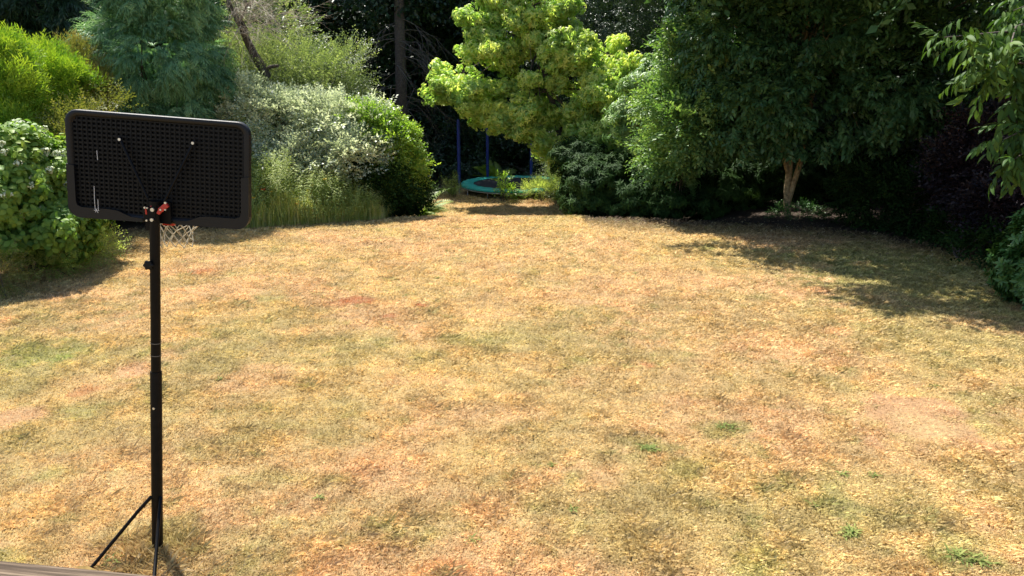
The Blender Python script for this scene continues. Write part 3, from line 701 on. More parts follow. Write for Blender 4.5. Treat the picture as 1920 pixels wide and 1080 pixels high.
p = P(930, 335, 31); fern((p[0], 30.4, float(zg(p[0], 30.4))), "pale fern behind the trampoline between two blue posts", 16, 1.5, None, 5)
p = P(845, 350, 27); fern((p[0], 27.4, float(zg(p[0], 27.4))), "small fern left of the trampoline's left post", 9, .6, None, 6)

# ---------------------------------------------------------------- wildflower bed
rng = np.random.default_rng(25)
def bed():
    q = np.random.default_rng(3); n = 11000
    px = q.uniform(455, 722, n * 2); X = []; 
    a = q.random(n); yy = 17.9 + 2.2 * q.random(n); xx = (-6.0 + 2.85 * a) * (yy / 18.4)
    front = np.interp(xx, [-6.6, -6, -5, -4, -3.2, -2.8], [17.9, 18.05, 18.35, 18.85, 19.3, 19.6]); yy = front + 1.5 * q.random(n)
    h = .36 + .5 * q.random(n) * (1 - .4 * ss(-4.6, -3.2, xx)) * ss(0, .8, yy - front + .3); az = q.random(n) * 6.28; ln = .1 + .35 * q.random(n)
    w_ = .006 + .006 * q.random(n); z = zg(xx, yy); dx, dy = np.cos(az), np.sin(az); h = h * (.35 + 1.25 * fbm(xx * 2.6, yy * 2.6, 19, 3))
    V = np.empty((n, 5, 3)); sx, sy = -dy * w_, dx * w_
    V[:, 0] = np.stack([xx - sx, yy - sy, z], 1); V[:, 1] = np.stack([xx + sx, yy + sy, z], 1)
    m = np.stack([xx + dx * h * ln * .35, yy + dy * h * ln * .35, z + h * .6], 1); V[:, 2] = m - np.stack([sx, sy, 0 * sx], 1) * .7; V[:, 3] = m + np.stack([sx, sy, 0 * sx], 1) * .7
    V[:, 4] = np.stack([xx + dx * h * ln, yy + dy * h * ln, z + h], 1)
    b = np.arange(n) * 5; F = np.stack([np.stack([b, b + 1, b + 3], 1), np.stack([b, b + 3, b + 2], 1), np.stack([b + 2, b + 3, b + 4], 1)], 1).reshape(-1, 3)
    r = np.repeat(.5 + .22 * q.normal(size=n) + .25 * (fbm(xx * 1.6, yy * 1.6, 9, 2) - .5) * 2, 5)
    o = mesh_np("tall_grass", V.reshape(-1, 3), F, M['tallgrass'], None, {"rnd": r}); tag(o, "tall uncut grass along the front of the flower bed", "grass", kind="stuff")
bed()
for i, (px, py, Y, h, lb) in enumerate(((478, 355, 18.7, .90, "tall leafy flower stems next to the backboard's right edge"), (520, 340, 18.8, .98, "tall bushy herb clump in the flower bed, second from the backboard"), (570, 350, 18.9, .62, "herb clump in the middle of the flower bed with yellow flowers"),
                                 (615, 350, 19.1, .72, "tall yellowish herb clump in front of the silver shrub"), (655, 355, 19.4, .55, "loose herb clump near the bed's right end"), (684, 385, 19.8, .42, "low grey green herb clump at the right end of the flower bed"))):
    c = P(px, py, Y); z = float(zg(c[0], Y)); h *= 1.4; lobes = [(np.array((c[0], Y, z + h * .5)), np.array((.52, .4, h * .55)))]
    plant("flower_bed_herb", "plant", lb, lobes, 'herb', 'herb', 700, 80, (.7, 1.1), upmode='axis', cr=.2, up=1.6, stem_r=.008, group="herb clumps in the flower bed")
def poppy(px, py, Y, mat, lab, cat, r=.045):
    c = P(px, py, Y); z = float(zg(c[0], Y)); root = empty("poppy" if mat == 'poppy' else "yellow_flower", (c[0], Y, z), lab, cat)
    MB().tube([(c[0], Y, z), (c[0] + .01, Y, (z + c[2]) / 2), tuple(c)], .004, 5).build('stem', M['weed'], root)
    mb = MB()
    for k in range(5):
        a = k * 1.256; u = Vector((math.cos(a), math.sin(a), .45)); v = Vector((-math.sin(a), math.cos(a), 0)); o = Vector(c)
        mb.add([o, o + u * r * .6 + v * r * .5, o + u * r * 1.1 + Vector((0, 0, r * .2)), o + u * r * .6 - v * r * .5], [(0, 1, 2, 3)])
    mb.build('petals', M[mat], root)
poppy(493, 357, 18.4, 'poppy', "red poppy in the flower bed just right of the backboard", "flower", .06)
poppy(557, 383, 18.45, 'poppy', "orange red poppy low in the tall grass of the bed", "flower", .045)
poppy(476, 372, 18.3, 'yellow', "yellow flower low beside the backboard's right edge", "flower", .055)
poppy(609, 337, 18.9, 'yellow', "yellow flower spike in front of the silver shrub", "flower", .055)
poppy(509, 360, 18.5, 'yellow', "small yellow flower to the right of the red poppy", "flower", .04)
poppy(585, 348, 18.8, 'yellow', "small yellow flower in the middle of the flower bed", "flower", .04)

# ---------------------------------------------------------------- hydrangea at left
rng = np.random.default_rng(26)
HL = [lob(30, 350, 13.4, 95, 110, 1.3), lob(95, 365, 13.9, 74, 95, 1.2), lob(-70, 350, 12.8, 90, 120, 1.2), lob(60, 430, 13.2, 100, 70, 1.2), lob(125, 425, 14.3, 45, 55, .8)]
hy = plant("hydrangea", "shrub", "big leafy hydrangea with flat whitish flower heads at the left edge", HL, 'broad', 'hydra', 7000, 260, (.6, 1.0), upmode='axis', cr=.26, fill=.3, up=.6, ex=.1)
fp, fd, fh, fc = crown(HL, 900, 330, cr=.1, fill=0, up=1.2, shell=(1.0, 1.1))
top = [c for c in fc if c[2] > .9][:95]
fm = None
for c in top:
    if fm is None:
        mb = MB(); q = random.Random(2)
        for k in range(46):
            a, r_ = q.uniform(0, 6.28), .085 * math.sqrt(q.random()); o = Vector((r_ * math.cos(a), r_ * math.sin(a), .05 - r_ * r_ * 6 + q.uniform(-.008, .008))); s_ = q.uniform(.010, .018)
            nn_ = Vector((o.x * 14 + q.uniform(-.6, .6), o.y * 14 + q.uniform(-.6, .6), .7)).normalized(); t1 = nn_.orthogonal().normalized(); t2 = nn_.cross(t1)
            mb.add([o + t1 * s_, o + t2 * s_, o - t1 * s_, o - t2 * s_], [(0, 1, 2, 3)])
            if k % 4 == 0: mb.tube([(0, 0, -.08), tuple(o)], .0025, 3, cap=False)
        fm = mb.build('flower_head', M['flower'], None); f = fm
    else: f = fm.copy(); COL.objects.link(f)
    f.parent = hy; f.location = Vector(c) - hy.location + Vector((0, 0, .03)); f.rotation_euler = (U(-.4, .4), U(-.4, .4), U(0, 6)); s_ = U(.8, 1.25); f.scale = (s_, s_, s_)
plant("dry_shrub", "shrub", "small reddish brown dry shrub at the left edge in front of the hydrangea", [lob(-5, 515, 11.9, 32, 34, .3)], 'small', 'bronze', 420, 50, (.6, .9), cr=.12, stem_r=.008)
rng = np.random.default_rng(27)
plant("low_shrub", "shrub", "low scrubby plant in shadow at the hydrangea's right foot", [lob(150, 468, 13.9, 60, 22, .5), lob(90, 490, 13.1, 45, 20, .4)], 'small', 'herb', 900, 70, (.7, 1.0), cr=.14, stem_r=.008)
# strip behind the backboard: lower hedge closing the gap
plant("mixed_shrub", "shrub", "mid green shrub hidden mostly behind the backboard", [lob(230, 340, 19, 70, 60, .8), lob(340, 350, 19.2, 80, 55, .8), lob(420, 340, 19.4, 50, 55, .8)], 'mid', 'olive', 2600, 140, (.9, 1.3), cr=.24, fill=.3)

# ---------------------------------------------------------------- maple
rng = np.random.default_rng(28)
tr = [tuple(P(1075, 395, 25.6))]; tr[0] = (tr[0][0], 25.6, float(zg(tr[0][0], 25.6)) - .1)
for a, b in ((1068, 330), (1050, 250), (1030, 170), (1010, 90), (1000, 10)): tr.append(tuple(P(a, b, 25.5)))
plant("box_elder_maple", "tree", "bright yellow green maple with drooping leaves overhanging the trampoline", [lob(975, 40, 25.5, 100, 85, 1.4), lob(866, 150, 25.2, 58, 52, 1.0), lob(900, 40, 25.4, 45, 60, 1.0), lob(1040, 20, 25.4, 45, 60, 1.0), lob(1130, 285, 24.3, 58, 60, .9), lob(1085, 235, 25.2, 50, 40, .9), lob(1048, 275, 24.9, 42, 34, .8), lob(1120, 120, 25.3, 55, 50, 1.0), lob(1010, 165, 25.1, 90, 65, 1.3), lob(1110, 165, 24.6, 72, 60, 1.5),
      lob(925, 85, 25.2, 58, 60, 1.2), lob(975, -60, 25.6, 75, 70, 1.2), lob(905, 210, 25.2, 42, 36, .8), lob(980, 225, 25.2, 50, 30, .8), lob(1120, 250, 24.4, 48, 48, 1.0), lob(1070, 100, 24.8, 55, 60, 1.3), lob(1160, 160, 24.8, 40, 50, .9)],
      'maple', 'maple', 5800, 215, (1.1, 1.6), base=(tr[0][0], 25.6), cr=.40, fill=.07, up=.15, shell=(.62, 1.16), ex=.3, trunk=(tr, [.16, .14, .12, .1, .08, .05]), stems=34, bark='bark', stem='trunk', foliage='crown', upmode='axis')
# lit small-leaf shrub right of trampoline
rng = np.random.default_rng(29)
plant("overgrown_shrub", "shrub", "small leaved shrub spilling over the right side of the trampoline", [lob(1068, 305, 27.2, 40, 50, .8), lob(1045, 350, 26.2, 22, 10, .3), lob(1085, 345, 26.2, 40, 40, .7)],
      'small', 'olive', 2600, 130, (1.1, 1.6), cr=.22, fill=.25)
plant("sapling", "plant", "pale green sapling standing against the trampoline's front edge", [lob(942, 346, 25.9, 10, 12, .15), lob(950, 362, 25.8, 16, 8, .2)], 'mid', 'lime', 70, 14, (.8, 1.1), cr=.1, stem_r=.01)
plant("weed_clump", "plant", "grassy weed clump at the foot of the trampoline's left post", [lob(848, 350, 26.8, 18, 14, .3)], 'herb', 'herb', 120, 20, (.6, .9), upmode='axis', up=1.5, cr=.12, stem_r=.008)
plant("weed_clump", "plant", "leafy weeds in front of the trampoline's right part", [lob(1012, 354, 25.7, 24, 7, .25)], 'small', 'herb', 320, 30, (.8, 1.1), up=.8, cr=.12, stem_r=.008)

# ---------------------------------------------------------------- right mass
rng = np.random.default_rng(30)
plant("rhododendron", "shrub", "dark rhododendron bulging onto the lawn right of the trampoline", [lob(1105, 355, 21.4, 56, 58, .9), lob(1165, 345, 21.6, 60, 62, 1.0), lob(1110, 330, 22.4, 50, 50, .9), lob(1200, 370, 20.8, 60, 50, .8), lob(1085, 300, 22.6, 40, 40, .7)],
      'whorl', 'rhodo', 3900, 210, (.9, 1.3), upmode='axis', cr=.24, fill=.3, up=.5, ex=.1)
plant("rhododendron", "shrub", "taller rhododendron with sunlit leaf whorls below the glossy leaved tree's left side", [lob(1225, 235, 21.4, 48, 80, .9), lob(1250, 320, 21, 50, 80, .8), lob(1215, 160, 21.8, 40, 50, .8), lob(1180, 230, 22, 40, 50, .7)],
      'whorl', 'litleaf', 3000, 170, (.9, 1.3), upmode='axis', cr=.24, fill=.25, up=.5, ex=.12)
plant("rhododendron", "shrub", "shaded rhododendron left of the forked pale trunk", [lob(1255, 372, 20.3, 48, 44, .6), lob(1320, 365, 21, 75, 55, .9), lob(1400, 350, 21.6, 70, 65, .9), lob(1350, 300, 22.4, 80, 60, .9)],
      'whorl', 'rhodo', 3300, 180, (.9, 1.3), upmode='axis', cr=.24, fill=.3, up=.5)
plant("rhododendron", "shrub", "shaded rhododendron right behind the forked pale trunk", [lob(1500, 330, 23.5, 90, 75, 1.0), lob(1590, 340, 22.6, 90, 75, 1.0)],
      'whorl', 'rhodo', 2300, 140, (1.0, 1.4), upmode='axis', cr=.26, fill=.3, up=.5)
plant("grey_leaf_tree", "tree", "grey green small leaved tree filling the top between the maple and the glossy tree", [lob(1150, 30, 29, 80, 80, 1.4), lob(1250, 20, 29, 90, 80, 1.4), lob(1200, 110, 29, 90, 70, 1.3), lob(1180, -100, 29, 110, 100, 1.5), lob(1190, 220, 29, 110, 100, 1.4)],
      'small', 'darkgrey', 6800, 330, (1.6, 2.3), cr=.34, fill=.3, stem='trunk', foliage='crown')
rng = np.random.default_rng(31)
BIG = [lob(1345, 200, 19.8, 60, 80, 1.0), lob(1420, 190, 19.0, 95, 85, 1.4), lob(1550, 190, 18.6, 100, 85, 1.5), lob(1380, 80, 19.6, 120, 90, 1.7), lob(1530, 70, 19, 130, 100, 1.8),
       lob(1640, 150, 18.4, 90, 100, 1.5), lob(1440, -70, 19.4, 150, 110, 2.0), lob(1600, -60, 18.6, 130, 110, 2.0), lob(1520, -220, 19.2, 130, 110, 1.9)]
tr = [(7.05, 20.0, float(zg(7.05, 20.0)) - .1)]; tr += [tuple(P(a, b, 20.0)) for a, b in ((1476, 350), (1482, 300), (1488, 250), (1500, 150), (1510, 60))]; tr[0] = (float(P(1477, 402, 20.0)[0]), 20.0, tr[0][2])
bt = plant("glossy_leaved_tree", "tree", "large dark glossy leaved tree with forked pale trunk on the right", BIG, 'magn', 'magn', 8600, 380, (1.05, 1.6), base=(7.05, 20.0), cr=.32, fill=.22, droop=.35,
      ex=.15, trunk=(tr, [.095, .08, .075, .07, .06, .05]), stems=30, bark='palebark', stem='trunk', foliage='crown')
mb = MB(); mb.tube([P(1478, 378, 19.99), P(1488, 345, 19.95), P(1499, 310, 19.9), P(1509, 270, 19.85), P(1525, 160, 19.8)], [.07, .07, .065, .06, .05], 10)
mb.tube([P(1477, 325, 19.95), P(1469, 295, 19.85), P(1462, 280, 19.7), P(1440, 220, 19.6)], [.05, .045, .04, .03], 8); mb.build('limb', M['palebark'], bt)
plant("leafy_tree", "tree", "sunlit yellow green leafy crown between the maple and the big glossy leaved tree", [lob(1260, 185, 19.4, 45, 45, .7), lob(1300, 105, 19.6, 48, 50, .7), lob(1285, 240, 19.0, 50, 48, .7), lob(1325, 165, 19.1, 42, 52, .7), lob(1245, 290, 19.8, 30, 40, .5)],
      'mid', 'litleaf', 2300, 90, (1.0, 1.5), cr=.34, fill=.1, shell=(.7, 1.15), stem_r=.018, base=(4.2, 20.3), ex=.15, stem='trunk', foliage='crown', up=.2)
# tree crowns out to the right that shade the lawn
rng = np.random.default_rng(32)
def tree_at(x, y, H, W, z0, mat, kind, n, label, name="shade_tree", sc=(1.0, 1.5), clumps=170):
    z = float(zg(x, y)); lobes = []
    for i in range(6):
        a = i * 2.1; zz = z + z0 + (H - z0) * (.1 + .8 * i / 5); r = W * (1 - .35 * i / 5) * .6
        lobes.append((np.array((x + math.cos(a) * W * .42, y + math.sin(a) * W * .42, zz)), np.array((r, r, (H - z0) * .22))))
    pts = [(x + .05 * i, y, z - .1 + H * .8 * i / 6) for i in range(7)]
    return plant(name, "tree", label, lobes, kind, mat, n, clumps, sc, base=(x, y), cr=.5, fill=.2, trunk=(pts, [.18 - .02 * i for i in range(7)]), stems=16, stem='trunk', foliage='crown')
tree_at(10.6, 16.6, 9.5, 3.0, 2.2, 'magn', 'magn', 4200, "dark green tree right of the glossy leaved tree with low branches", sc=(1.1, 1.6))
tree_at(13.4, 12.6, 9.0, 3.0, 2.6, 'dark', 'woods', 1500, "dark tree beyond the right edge behind the cherry branches", sc=(.9, 1.3))
tree_at(13.5, 21, 12, 3.6, .8, 'dark', 'woods', 2200, "dark tree in the gap behind the purple leaved shrub", sc=(1.0, 1.5))
tree_at(8.6, 24.5, 11.5, 3.2, 1.5, 'dark', 'woods', 2200, "dark tree standing behind the forked pale trunk", sc=(1.0, 1.5))  # added so its tall crown shades the ground behind the trunk
rng = np.random.default_rng(36)  # unseen crown lobes added where they cast the right-hand lawn shade
plant("unseen_shade_tree", "tree", "tall tree beyond the right edge whose crown shades the right side of the lawn", [(np.array(c), np.array((r, r, 1.3))) for c, r in (((3.3, 18.7, 7.1), 1.3), ((4.6, 17.8, 6.9), 1.5), ((5.0, 15.3, 6.7), 1.4), ((6.1, 13.4, 6.4), 1.35), ((7.6, 12.2, 6.4), 1.4), ((7.2, 15.4, 7.2), 1.8), ((9.5, 13.6, 7.4), 1.9))],
      'woods', 'magn', 1900, 150, (1.0, 1.5), base=(11.6, 14.0), cr=.5, fill=.3, trunk=([(11.6, 14, -.1), (11.4, 14, 2.5), (10.9, 14, 5), (10.2, 14, 7)], [.22, .19, .15, .1]), stems=22, stem='trunk', foliage='crown')
rng = np.random.default_rng(34)
plant("purple_shrub", "shrub", "dark purple leaved shrub in shade on the right", [lob(1830, 320, 15.6, 65, 75, .9), lob(1875, 280, 15.2, 65, 90, .9), lob(1885, 390, 14.4, 60, 50, .7)],
      'mid', 'purple', 3200, 170, (.9, 1.3), cr=.24, fill=.3)
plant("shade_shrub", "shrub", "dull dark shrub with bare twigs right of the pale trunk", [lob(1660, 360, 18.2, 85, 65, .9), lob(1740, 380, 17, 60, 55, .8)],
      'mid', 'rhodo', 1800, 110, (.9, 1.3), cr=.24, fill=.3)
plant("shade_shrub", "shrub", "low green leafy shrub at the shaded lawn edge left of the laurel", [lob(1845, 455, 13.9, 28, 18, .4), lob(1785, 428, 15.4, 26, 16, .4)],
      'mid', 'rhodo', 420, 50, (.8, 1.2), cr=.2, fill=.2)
plant("laurel_shrub", "shrub", "glossy green laurel at the right edge of the lawn", [lob(1930, 495, 11.4, 46, 54, .5), lob(1980, 450, 11.2, 55, 60, .6), lob(1960, 545, 11.3, 60, 50, .6)],
      'laurel', 'laurel', 1300, 110, (.85, 1.15), upmode='axis', cr=.18, fill=.3, up=.8, ex=.1)
# ground ivy under the pale trunk
plant("ground_ivy", "plant", "low ivy leaves around the foot of the pale forked trunk", [lob(1490, 402, 19.6, 55, 12, .5)], 'mid', 'laurel', 260, 30, (.6, .9), cr=.14, stem_r=.006)

# cherry branches top right
rng = np.random.default_rng(35)
tx, ty = 8.2, 7.6; tzb = float(zg(tx, ty)); root = empty("cherry_tree", (tx, ty, tzb), "long leaved cherry branches hanging in from the top right corner", "tree")
mb = MB(); mb.tube([(tx, ty, tzb - .1), (tx - .1, ty, 2.2), (tx - .2, ty - .1, 4.2), (tx - .1, ty, 6.5)], [.14, .12, .09, .04], 10); mb.build('trunk', M['bark'], root)
br = []
for a, b, c in (((1990, 60, 7.9), (1880, 60, 7.7), (1770, 70, 7.5)), ((2000, 20, 7.9), (1905, 50, 7.6), (1890, 100, 7.3)), ((2000, 120, 7.9), (1930, 110, 7.7), (1830, 135, 7.5)), ((2000, 90, 7.6), (1925, 120, 7.5), (1850, 110, 7.4)),
                ((2020, 210, 7.6), (1940, 235, 7.4), (1880, 262, 7.2)), ((2020, 250, 7.5), (1950, 265, 7.3), (1900, 300, 7.2)), ((2000, 150, 7.7), (1950, 160, 7.6), (1915, 200, 7.5)), ((2010, -20, 8.2), (1950, 0, 8.1), (1900, 20, 8))):
    pa, pb, pc = P(*a), P(*b), P(*c); br.append([Vector((tx - .15, ty, pa[2] + .2)), Vector(pa), Vector(pb), Vector(pc)])
mb = MB(); pos = []; d = []
for k, b in enumerate(br):
    mb.tube(b, [.03, .018, .010, .004], 6, cap=False)
    for t in np.linspace(.1, 1, 13):
        for seg in (0, 1, 2):
            p = b[seg].lerp(b[seg + 1], t); dv = (b[seg + 1] - b[seg]).normalized()
            if rng.random() < .85: pos.append(np.array(p) + rng.normal(size=3) * .05); d.append(np.array(dv) * .8 + rng.normal(size=3) * .5 + np.array((0, 0, -.25)))
mb.build('branches', M['bark'], root)
scatter('foliage', 'cherry', np.array(pos), np.array(d), .7 + .35 * rng.random(len(pos)), M['cherry'], root)
pos, d, hc, cp = crown([(np.array((tx + .6, ty, 4.9)), np.array((1.9, 1.8, 1.1))), (np.array((tx + 1, ty + .2, 6.3)), np.array((1.6, 1.6, 1.0)))], 900, 70, cr=.4)
scatter('crown', 'cherry', pos, d, .9 + .4 * rng.random(len(pos)), M['cherry'], root)

# leaf litter on shaded right lawn
def litter():
    q = np.random.default_rng(9); n = 2600
    x = 3.5 + 9 * q.random(n); y = 9 + 11 * q.random(n); b = border(x, y); k = (b < 2.2 + 1.5 * q.random(n)) & (b > -1.5); x, y = x[k], y[k]; n = len(x)
    v, f = leaf(.06, .03, .3, .3); V = []; F = []; R = []
    for i in range(n):
        s_ = q.uniform(.5, 1.1); V.append(v * s_ @ rotm(q.uniform(0, 6.28), q.uniform(-.3, .4), q.uniform(-.8, .8)).T + np.array((x[i], y[i], float(zg(x[i], y[i])) + .025))); F.append(f + len(v) * i); R.append(np.full(len(v), q.uniform(.1, .95)))
    tag(mesh_np("leaf_litter", np.concatenate(V), np.concatenate(F), M['litter'], None, {"rnd": np.concatenate(R)}), "dry fallen leaves scattered on the shaded lawn edge", "leaf litter", kind="stuff")
litter()

# lawn weeds
WD = [(760, 556, 1.0, "flat green weed rosette in the middle distance left of centre"), (820, 522, .8, "small green weed near the far centre of the lawn"), (1190, 513, 1.0, "small green weed on the far lawn right of centre"),
      (1215, 543, .9, "small weed on the lawn below another far one right of centre"), (1755, 726, 1.3, "dark green weed above the bare patch on the right"), (1860, 762, 1.0, "grey green weed right of the bare patch"),
      (1580, 890, 1.3, "flat grey green weed below the bare patch, left one of two"), (1636, 893, 1.1, "flat green weed below the bare patch, right one of two"), (1527, 950, 1.2, "dark green weed left of the lower right weeds"),
      (1590, 1003, 1.5, "bright green weed near the bottom right"), (1820, 1050, 2.4, "largest green weed tuft at the bottom right corner"), (888, 1015, 1.2, "green weed at the bottom centre of the lawn"),
      (1075, 958, .9, "small green weed right of the bottom centre"), (600, 936, 1.0, "green weed right of the pole's foot"), (412, 713, .9, "small green weed right of the pole at mid height"), (1035, 874, .9, "small green weed below the centre of the lawn"),
      (1360, 803, 1.6, "spreading green weed left of the bare patch"), (1215, 843, 1.6, "spreading dull green weed below the centre right"), (215, 1050, 1.5, "grey green leafy weed beside the stand's struts")]
for i, (px, py, s_, lb) in enumerate(WD):
    q = random.Random(50 + i); c = G(px, py); it = []
    for r in range(1 if s_ < 1.4 else 4):
        ox, oy = q.uniform(-.04, .04) * s_ * (r > 0), q.uniform(-.04, .04) * s_ * (r > 0)
        for k in range(int(7 + 7 * s_)):
            it.append((leaf(q.uniform(.04, .10) * (.35 + .35 * s_), q.uniform(.006, .015), .3, .35, True), rotm(k * 2.4 + q.uniform(-.3, .3), q.uniform(.1, .7), 0), (ox + q.uniform(-.02, .02) * s_, oy + q.uniform(-.02, .02) * s_, .004), .5 + q.uniform(-.3, .3)))
    V, F, R = compose(it); o = mesh_np("lawn_weed", V, F, M['weed'], None, {"rnd": R}); o.location = tuple(c + np.array((0, 0, .008))); tag(o, lb, "weed", "green weeds in the parched lawn")
# clump of taller, olive-tinted grass at pole foot is part of lawn_grass

# ---------------------------------------------------------------- trampoline
def trampoline():
    c = P(966, 345, 28.1); cz = -.12; gx, gy = c[0], 28.1; gz = float(zg(gx, gy)); root = empty("trampoline", (gx, gy, gz), "round trampoline with teal edge pad and blue foam posts beyond the lawn", "trampoline")
    tilt = math.radians(1.6)
    def pt(r, a, z=0): x, y = r * math.cos(a), r * math.sin(a); return (gx + x, gy + y, cz + z + y * math.tan(tilt))
    n = 72; R0, R1 = 1.46, 1.9
    mb = MB(); v = []; prof = [(R0, 0), (R0 + .03, .025), (R1 - .05, .025), (R1, 0), (R1 + .005, -.05)]
    for i in range(n):
        a = 2 * math.pi * i / n
        for r, z in prof: v.append(pt(r, a, z + .006 * math.sin(i * 1.9)))
    m = len(prof); f = [(i * m + j, i * m + j + 1, ((i + 1) % n) * m + j + 1, ((i + 1) % n) * m + j) for i in range(n) for j in range(m - 1)]
    mb.add(v, f, True); mb.build('edge_pad', M['teal'], root)
    mb = MB(); v = [(gx, gy, cz - .06)] + [pt(R0 + .03, 2 * math.pi * i / n, -.01) for i in range(n)]; mb.add(v, [(0, i + 1, (i + 1) % n + 1) for i in range(n)], True); mb.build('jumping_mat', M['mat'], root)
    mb = MB(); ring = [pt(R1 - .03, 2 * math.pi * i / 48, -.09) for i in range(49)]; mb.tube(ring, .025, 8, cap=False); mb.build('frame_ring', M['galv'], root)
    mb = MB()
    for i in range(60): a = 2 * math.pi * i / 60; mb.tube([pt(R1 - .03, a, -.085), pt(R0 + .02, a, -.02)], .008, 4, cap=False)
    mb.build('springs', M['galv'], root)
    for k in range(4):
        a0 = .5 + k * 1.57; p1 = pt(R1 - .05, a0, -.1); p2 = pt(R1 - .05, a0 + .55, -.1); z = gz - .02
        MB().tube([p1, (p1[0], p1[1], z), (p2[0], p2[1], z), p2], .022, 8).build('leg', M['galv'], root)
    for px, Y, top in ((861, 28.0, 225), (914.5, 29.6, 205), (996, 29.75, 215), (1068, 28.3, 230)):
        b = P(px, 340, Y); t = P(px, top, Y); MB().tube([(b[0], Y, gz), (b[0], Y, cz + .02)], .02, 8).build('post_tube', M['galv'], root)
        mb = MB(); H = t[2] - cz; pts = [(b[0], Y, cz + .02 + H * i / 8) for i in range(9)]; mb.tube(pts, [.055 if i % 8 else .04 for i in range(9)], 12); mb.build('foam_post', M['blue_foam'], root)
trampoline()

# ---------------------------------------------------------------- basketball stand
def hoop():
    YB = 4.9; base = Vector(G(294, 1035)); YP = base.y
    root = empty("basketball_stand", base, "freestanding black basketball backboard seen from behind on a tall black pole", "basketball hoop")
    cx, cz = -2.155, 2.618; th = math.radians(-4.4); Ux = Vector((math.cos(th), 0, math.sin(th))); Vz = Vector((-math.sin(th), 0, math.cos(th))); N = Vector((0, -1, 0))   # N toward the camera
    O = Vector((cx, YB, cz)); W, H, T = 1.105, .650, .045
    def p3(u, v, n=0): return O + Ux * u + Vz * v + N * n
    def rrect(w_, h, r, k=7):
        out = []
        for sx, sy, a0 in ((1, 1, 0), (-1, 1, 90), (-1, -1, 180), (1, -1, 270)):
            for i in range(k + 1):
                a = math.radians(a0 + 90 * i / k); out.append((sx * (w_ / 2 - r) + r * math.cos(a), sy * (h / 2 - r) + r * math.sin(a)))
        return out
    # rim frame: outer wall, bevel, rear face band, inner step down to the recessed grid
    prof = [(0, 0, .075, -T), (0, 0, .075, -.006), (.006, .006, .07, 0), (.030, .028, .055, .0), (.034, .032, .052, -.006), (.040, .038, .05, -.014)]
    mb = MB(); v = []
    for ix, iy, r, nn in prof: v += [p3(a, b, nn) for a, b in rrect(W - 2 * ix, H - 2 * iy, r)]
    n = 32; m = len(prof)
    mb.add(v, [(j * n + i, j * n + (i + 1) % n, (j + 1) * n + (i + 1) % n, (j + 1) * n + i) for j in range(m - 1) for i in range(n)], True)
    mb.add(v[:n], [tuple(range(n))]); mb.build('board_frame', M['black_frame'], root)
    # waffle grid with real pits
    nu, nv = 35, 22; gw, gh = W - .078, H - .074; du, dv = gw / nu, gh / nv; mb = MB(); s0 = -.0145
    for i in range(nu):
        for j in range(nv):
            u = -gw / 2 + (i + .5) * du; vv = -gh / 2 + (j + .5) * dv
            if abs(u) > gw / 2 - .045 and abs(vv) > gh / 2 - .03: a = .0
            o4 = [(u - du / 2, vv - dv / 2), (u + du / 2, vv - dv / 2), (u + du / 2, vv + dv / 2), (u - du / 2, vv + dv / 2)]
            hu, hv = du * .30, dv * .27; i4 = [(u - hu, vv - hv), (u + hu, vv - hv), (u + hu, vv + hv), (u - hu, vv + hv)]
            P0 = [p3(a, b, s0) for a, b in o4] + [p3(a, b, s0) for a, b in i4] + [p3(a, b, s0 - .016) for a, b in i4]
            mb.add(P0, [(k, (k + 1) % 4, 4 + (k + 1) % 4, 4 + k) for k in range(4)] + [(4 + k, 4 + (k + 1) % 4, 8 + (k + 1) % 4, 8 + k) for k in range(4)] + [(8, 9, 10, 11)])
    for i in range(nu + 1):
        u = -gw / 2 + i * du
        mb.box(p3(u, 0, s0 + .0015), Ux, N, Vz, .0035, .005, gh - .01)
    mb.build('waffle_panel', M['black_plastic'], root)
    # lower wrap pad: wide at the corners, curving up-and-in to nothing before the centre, and half-height side arms
    def lower(sx):
        out = [(.5525, .0), (.5525, -.25)]; 
        for i in range(8): a = math.radians(-90 * i / 7); out.append((.5525 - .075 + .077 * math.cos(a), -.3255 + .075 + .077 * math.sin(a)))
        out += [(.10, -.327), (.10, -.305), (.17, -.300), (.21, -.285), (.25, -.268), (.30, -.262), (.47, -.262), (.498, -.250), (.505, -.225), (.505, -.01)]
        if sx < 0: out = [(a, b) for a, b in out]
        A = [p3(sx * a, b, .010) for a, b in out]; B = [p3(sx * a, b, -.02) for a, b in out]; k = len(out)
        mb = MB(); mb.add(A, [tuple(range(k)) if sx < 0 else tuple(range(k))[::-1]]); mb.add(A + B, [(i, (i + 1) % k, k + (i + 1) % k, k + i) for i in range(k)])
        mb.build('corner_pad', M['black_frame'], root, .003)
    lower(-1); lower(1)
    # mounting plate
    MB().box(p3(.005, -.258, .012), Ux, Vz, N, .145, .135, .02).build('mounting_plate', M['black_paint'], root, .003)
    # V braces with bolts
    for (px, py, qx, qy) in ((227, 261, 277, 372), (364, 268, 308, 378)):
        a = Vector(P(px, py, YB - .012)); b = Vector(P(qx, qy, YB - .05)); d = (b - a).normalized()
        br_ = MB().tube([a - d * .012 + N * .004, a + N * .012, b], [.012, .0095, .0095], 8).build('brace', M['black_paint'], root)
        MB().tube([a + N * .012, a + N * .026], .0085, 8).build('bolt', M['zinc'], br_)
    # pole: lean follows the photo
    top = Vector(P(290, 398, YB - .065)); low = Vector(base); low.z -= .05
    ax = (top - low).normalized(); Lp = (top - low).length
    joint = low.lerp(top, .57)
    lo = MB().tube([low, joint, joint + ax * .006], [.036, .036, .034], 20).build('lower_pole', M['black_paint'], root)
    MB().tube([joint, top + ax * .07], .0305, 20).build('upper_pole', M['black_paint'], root)
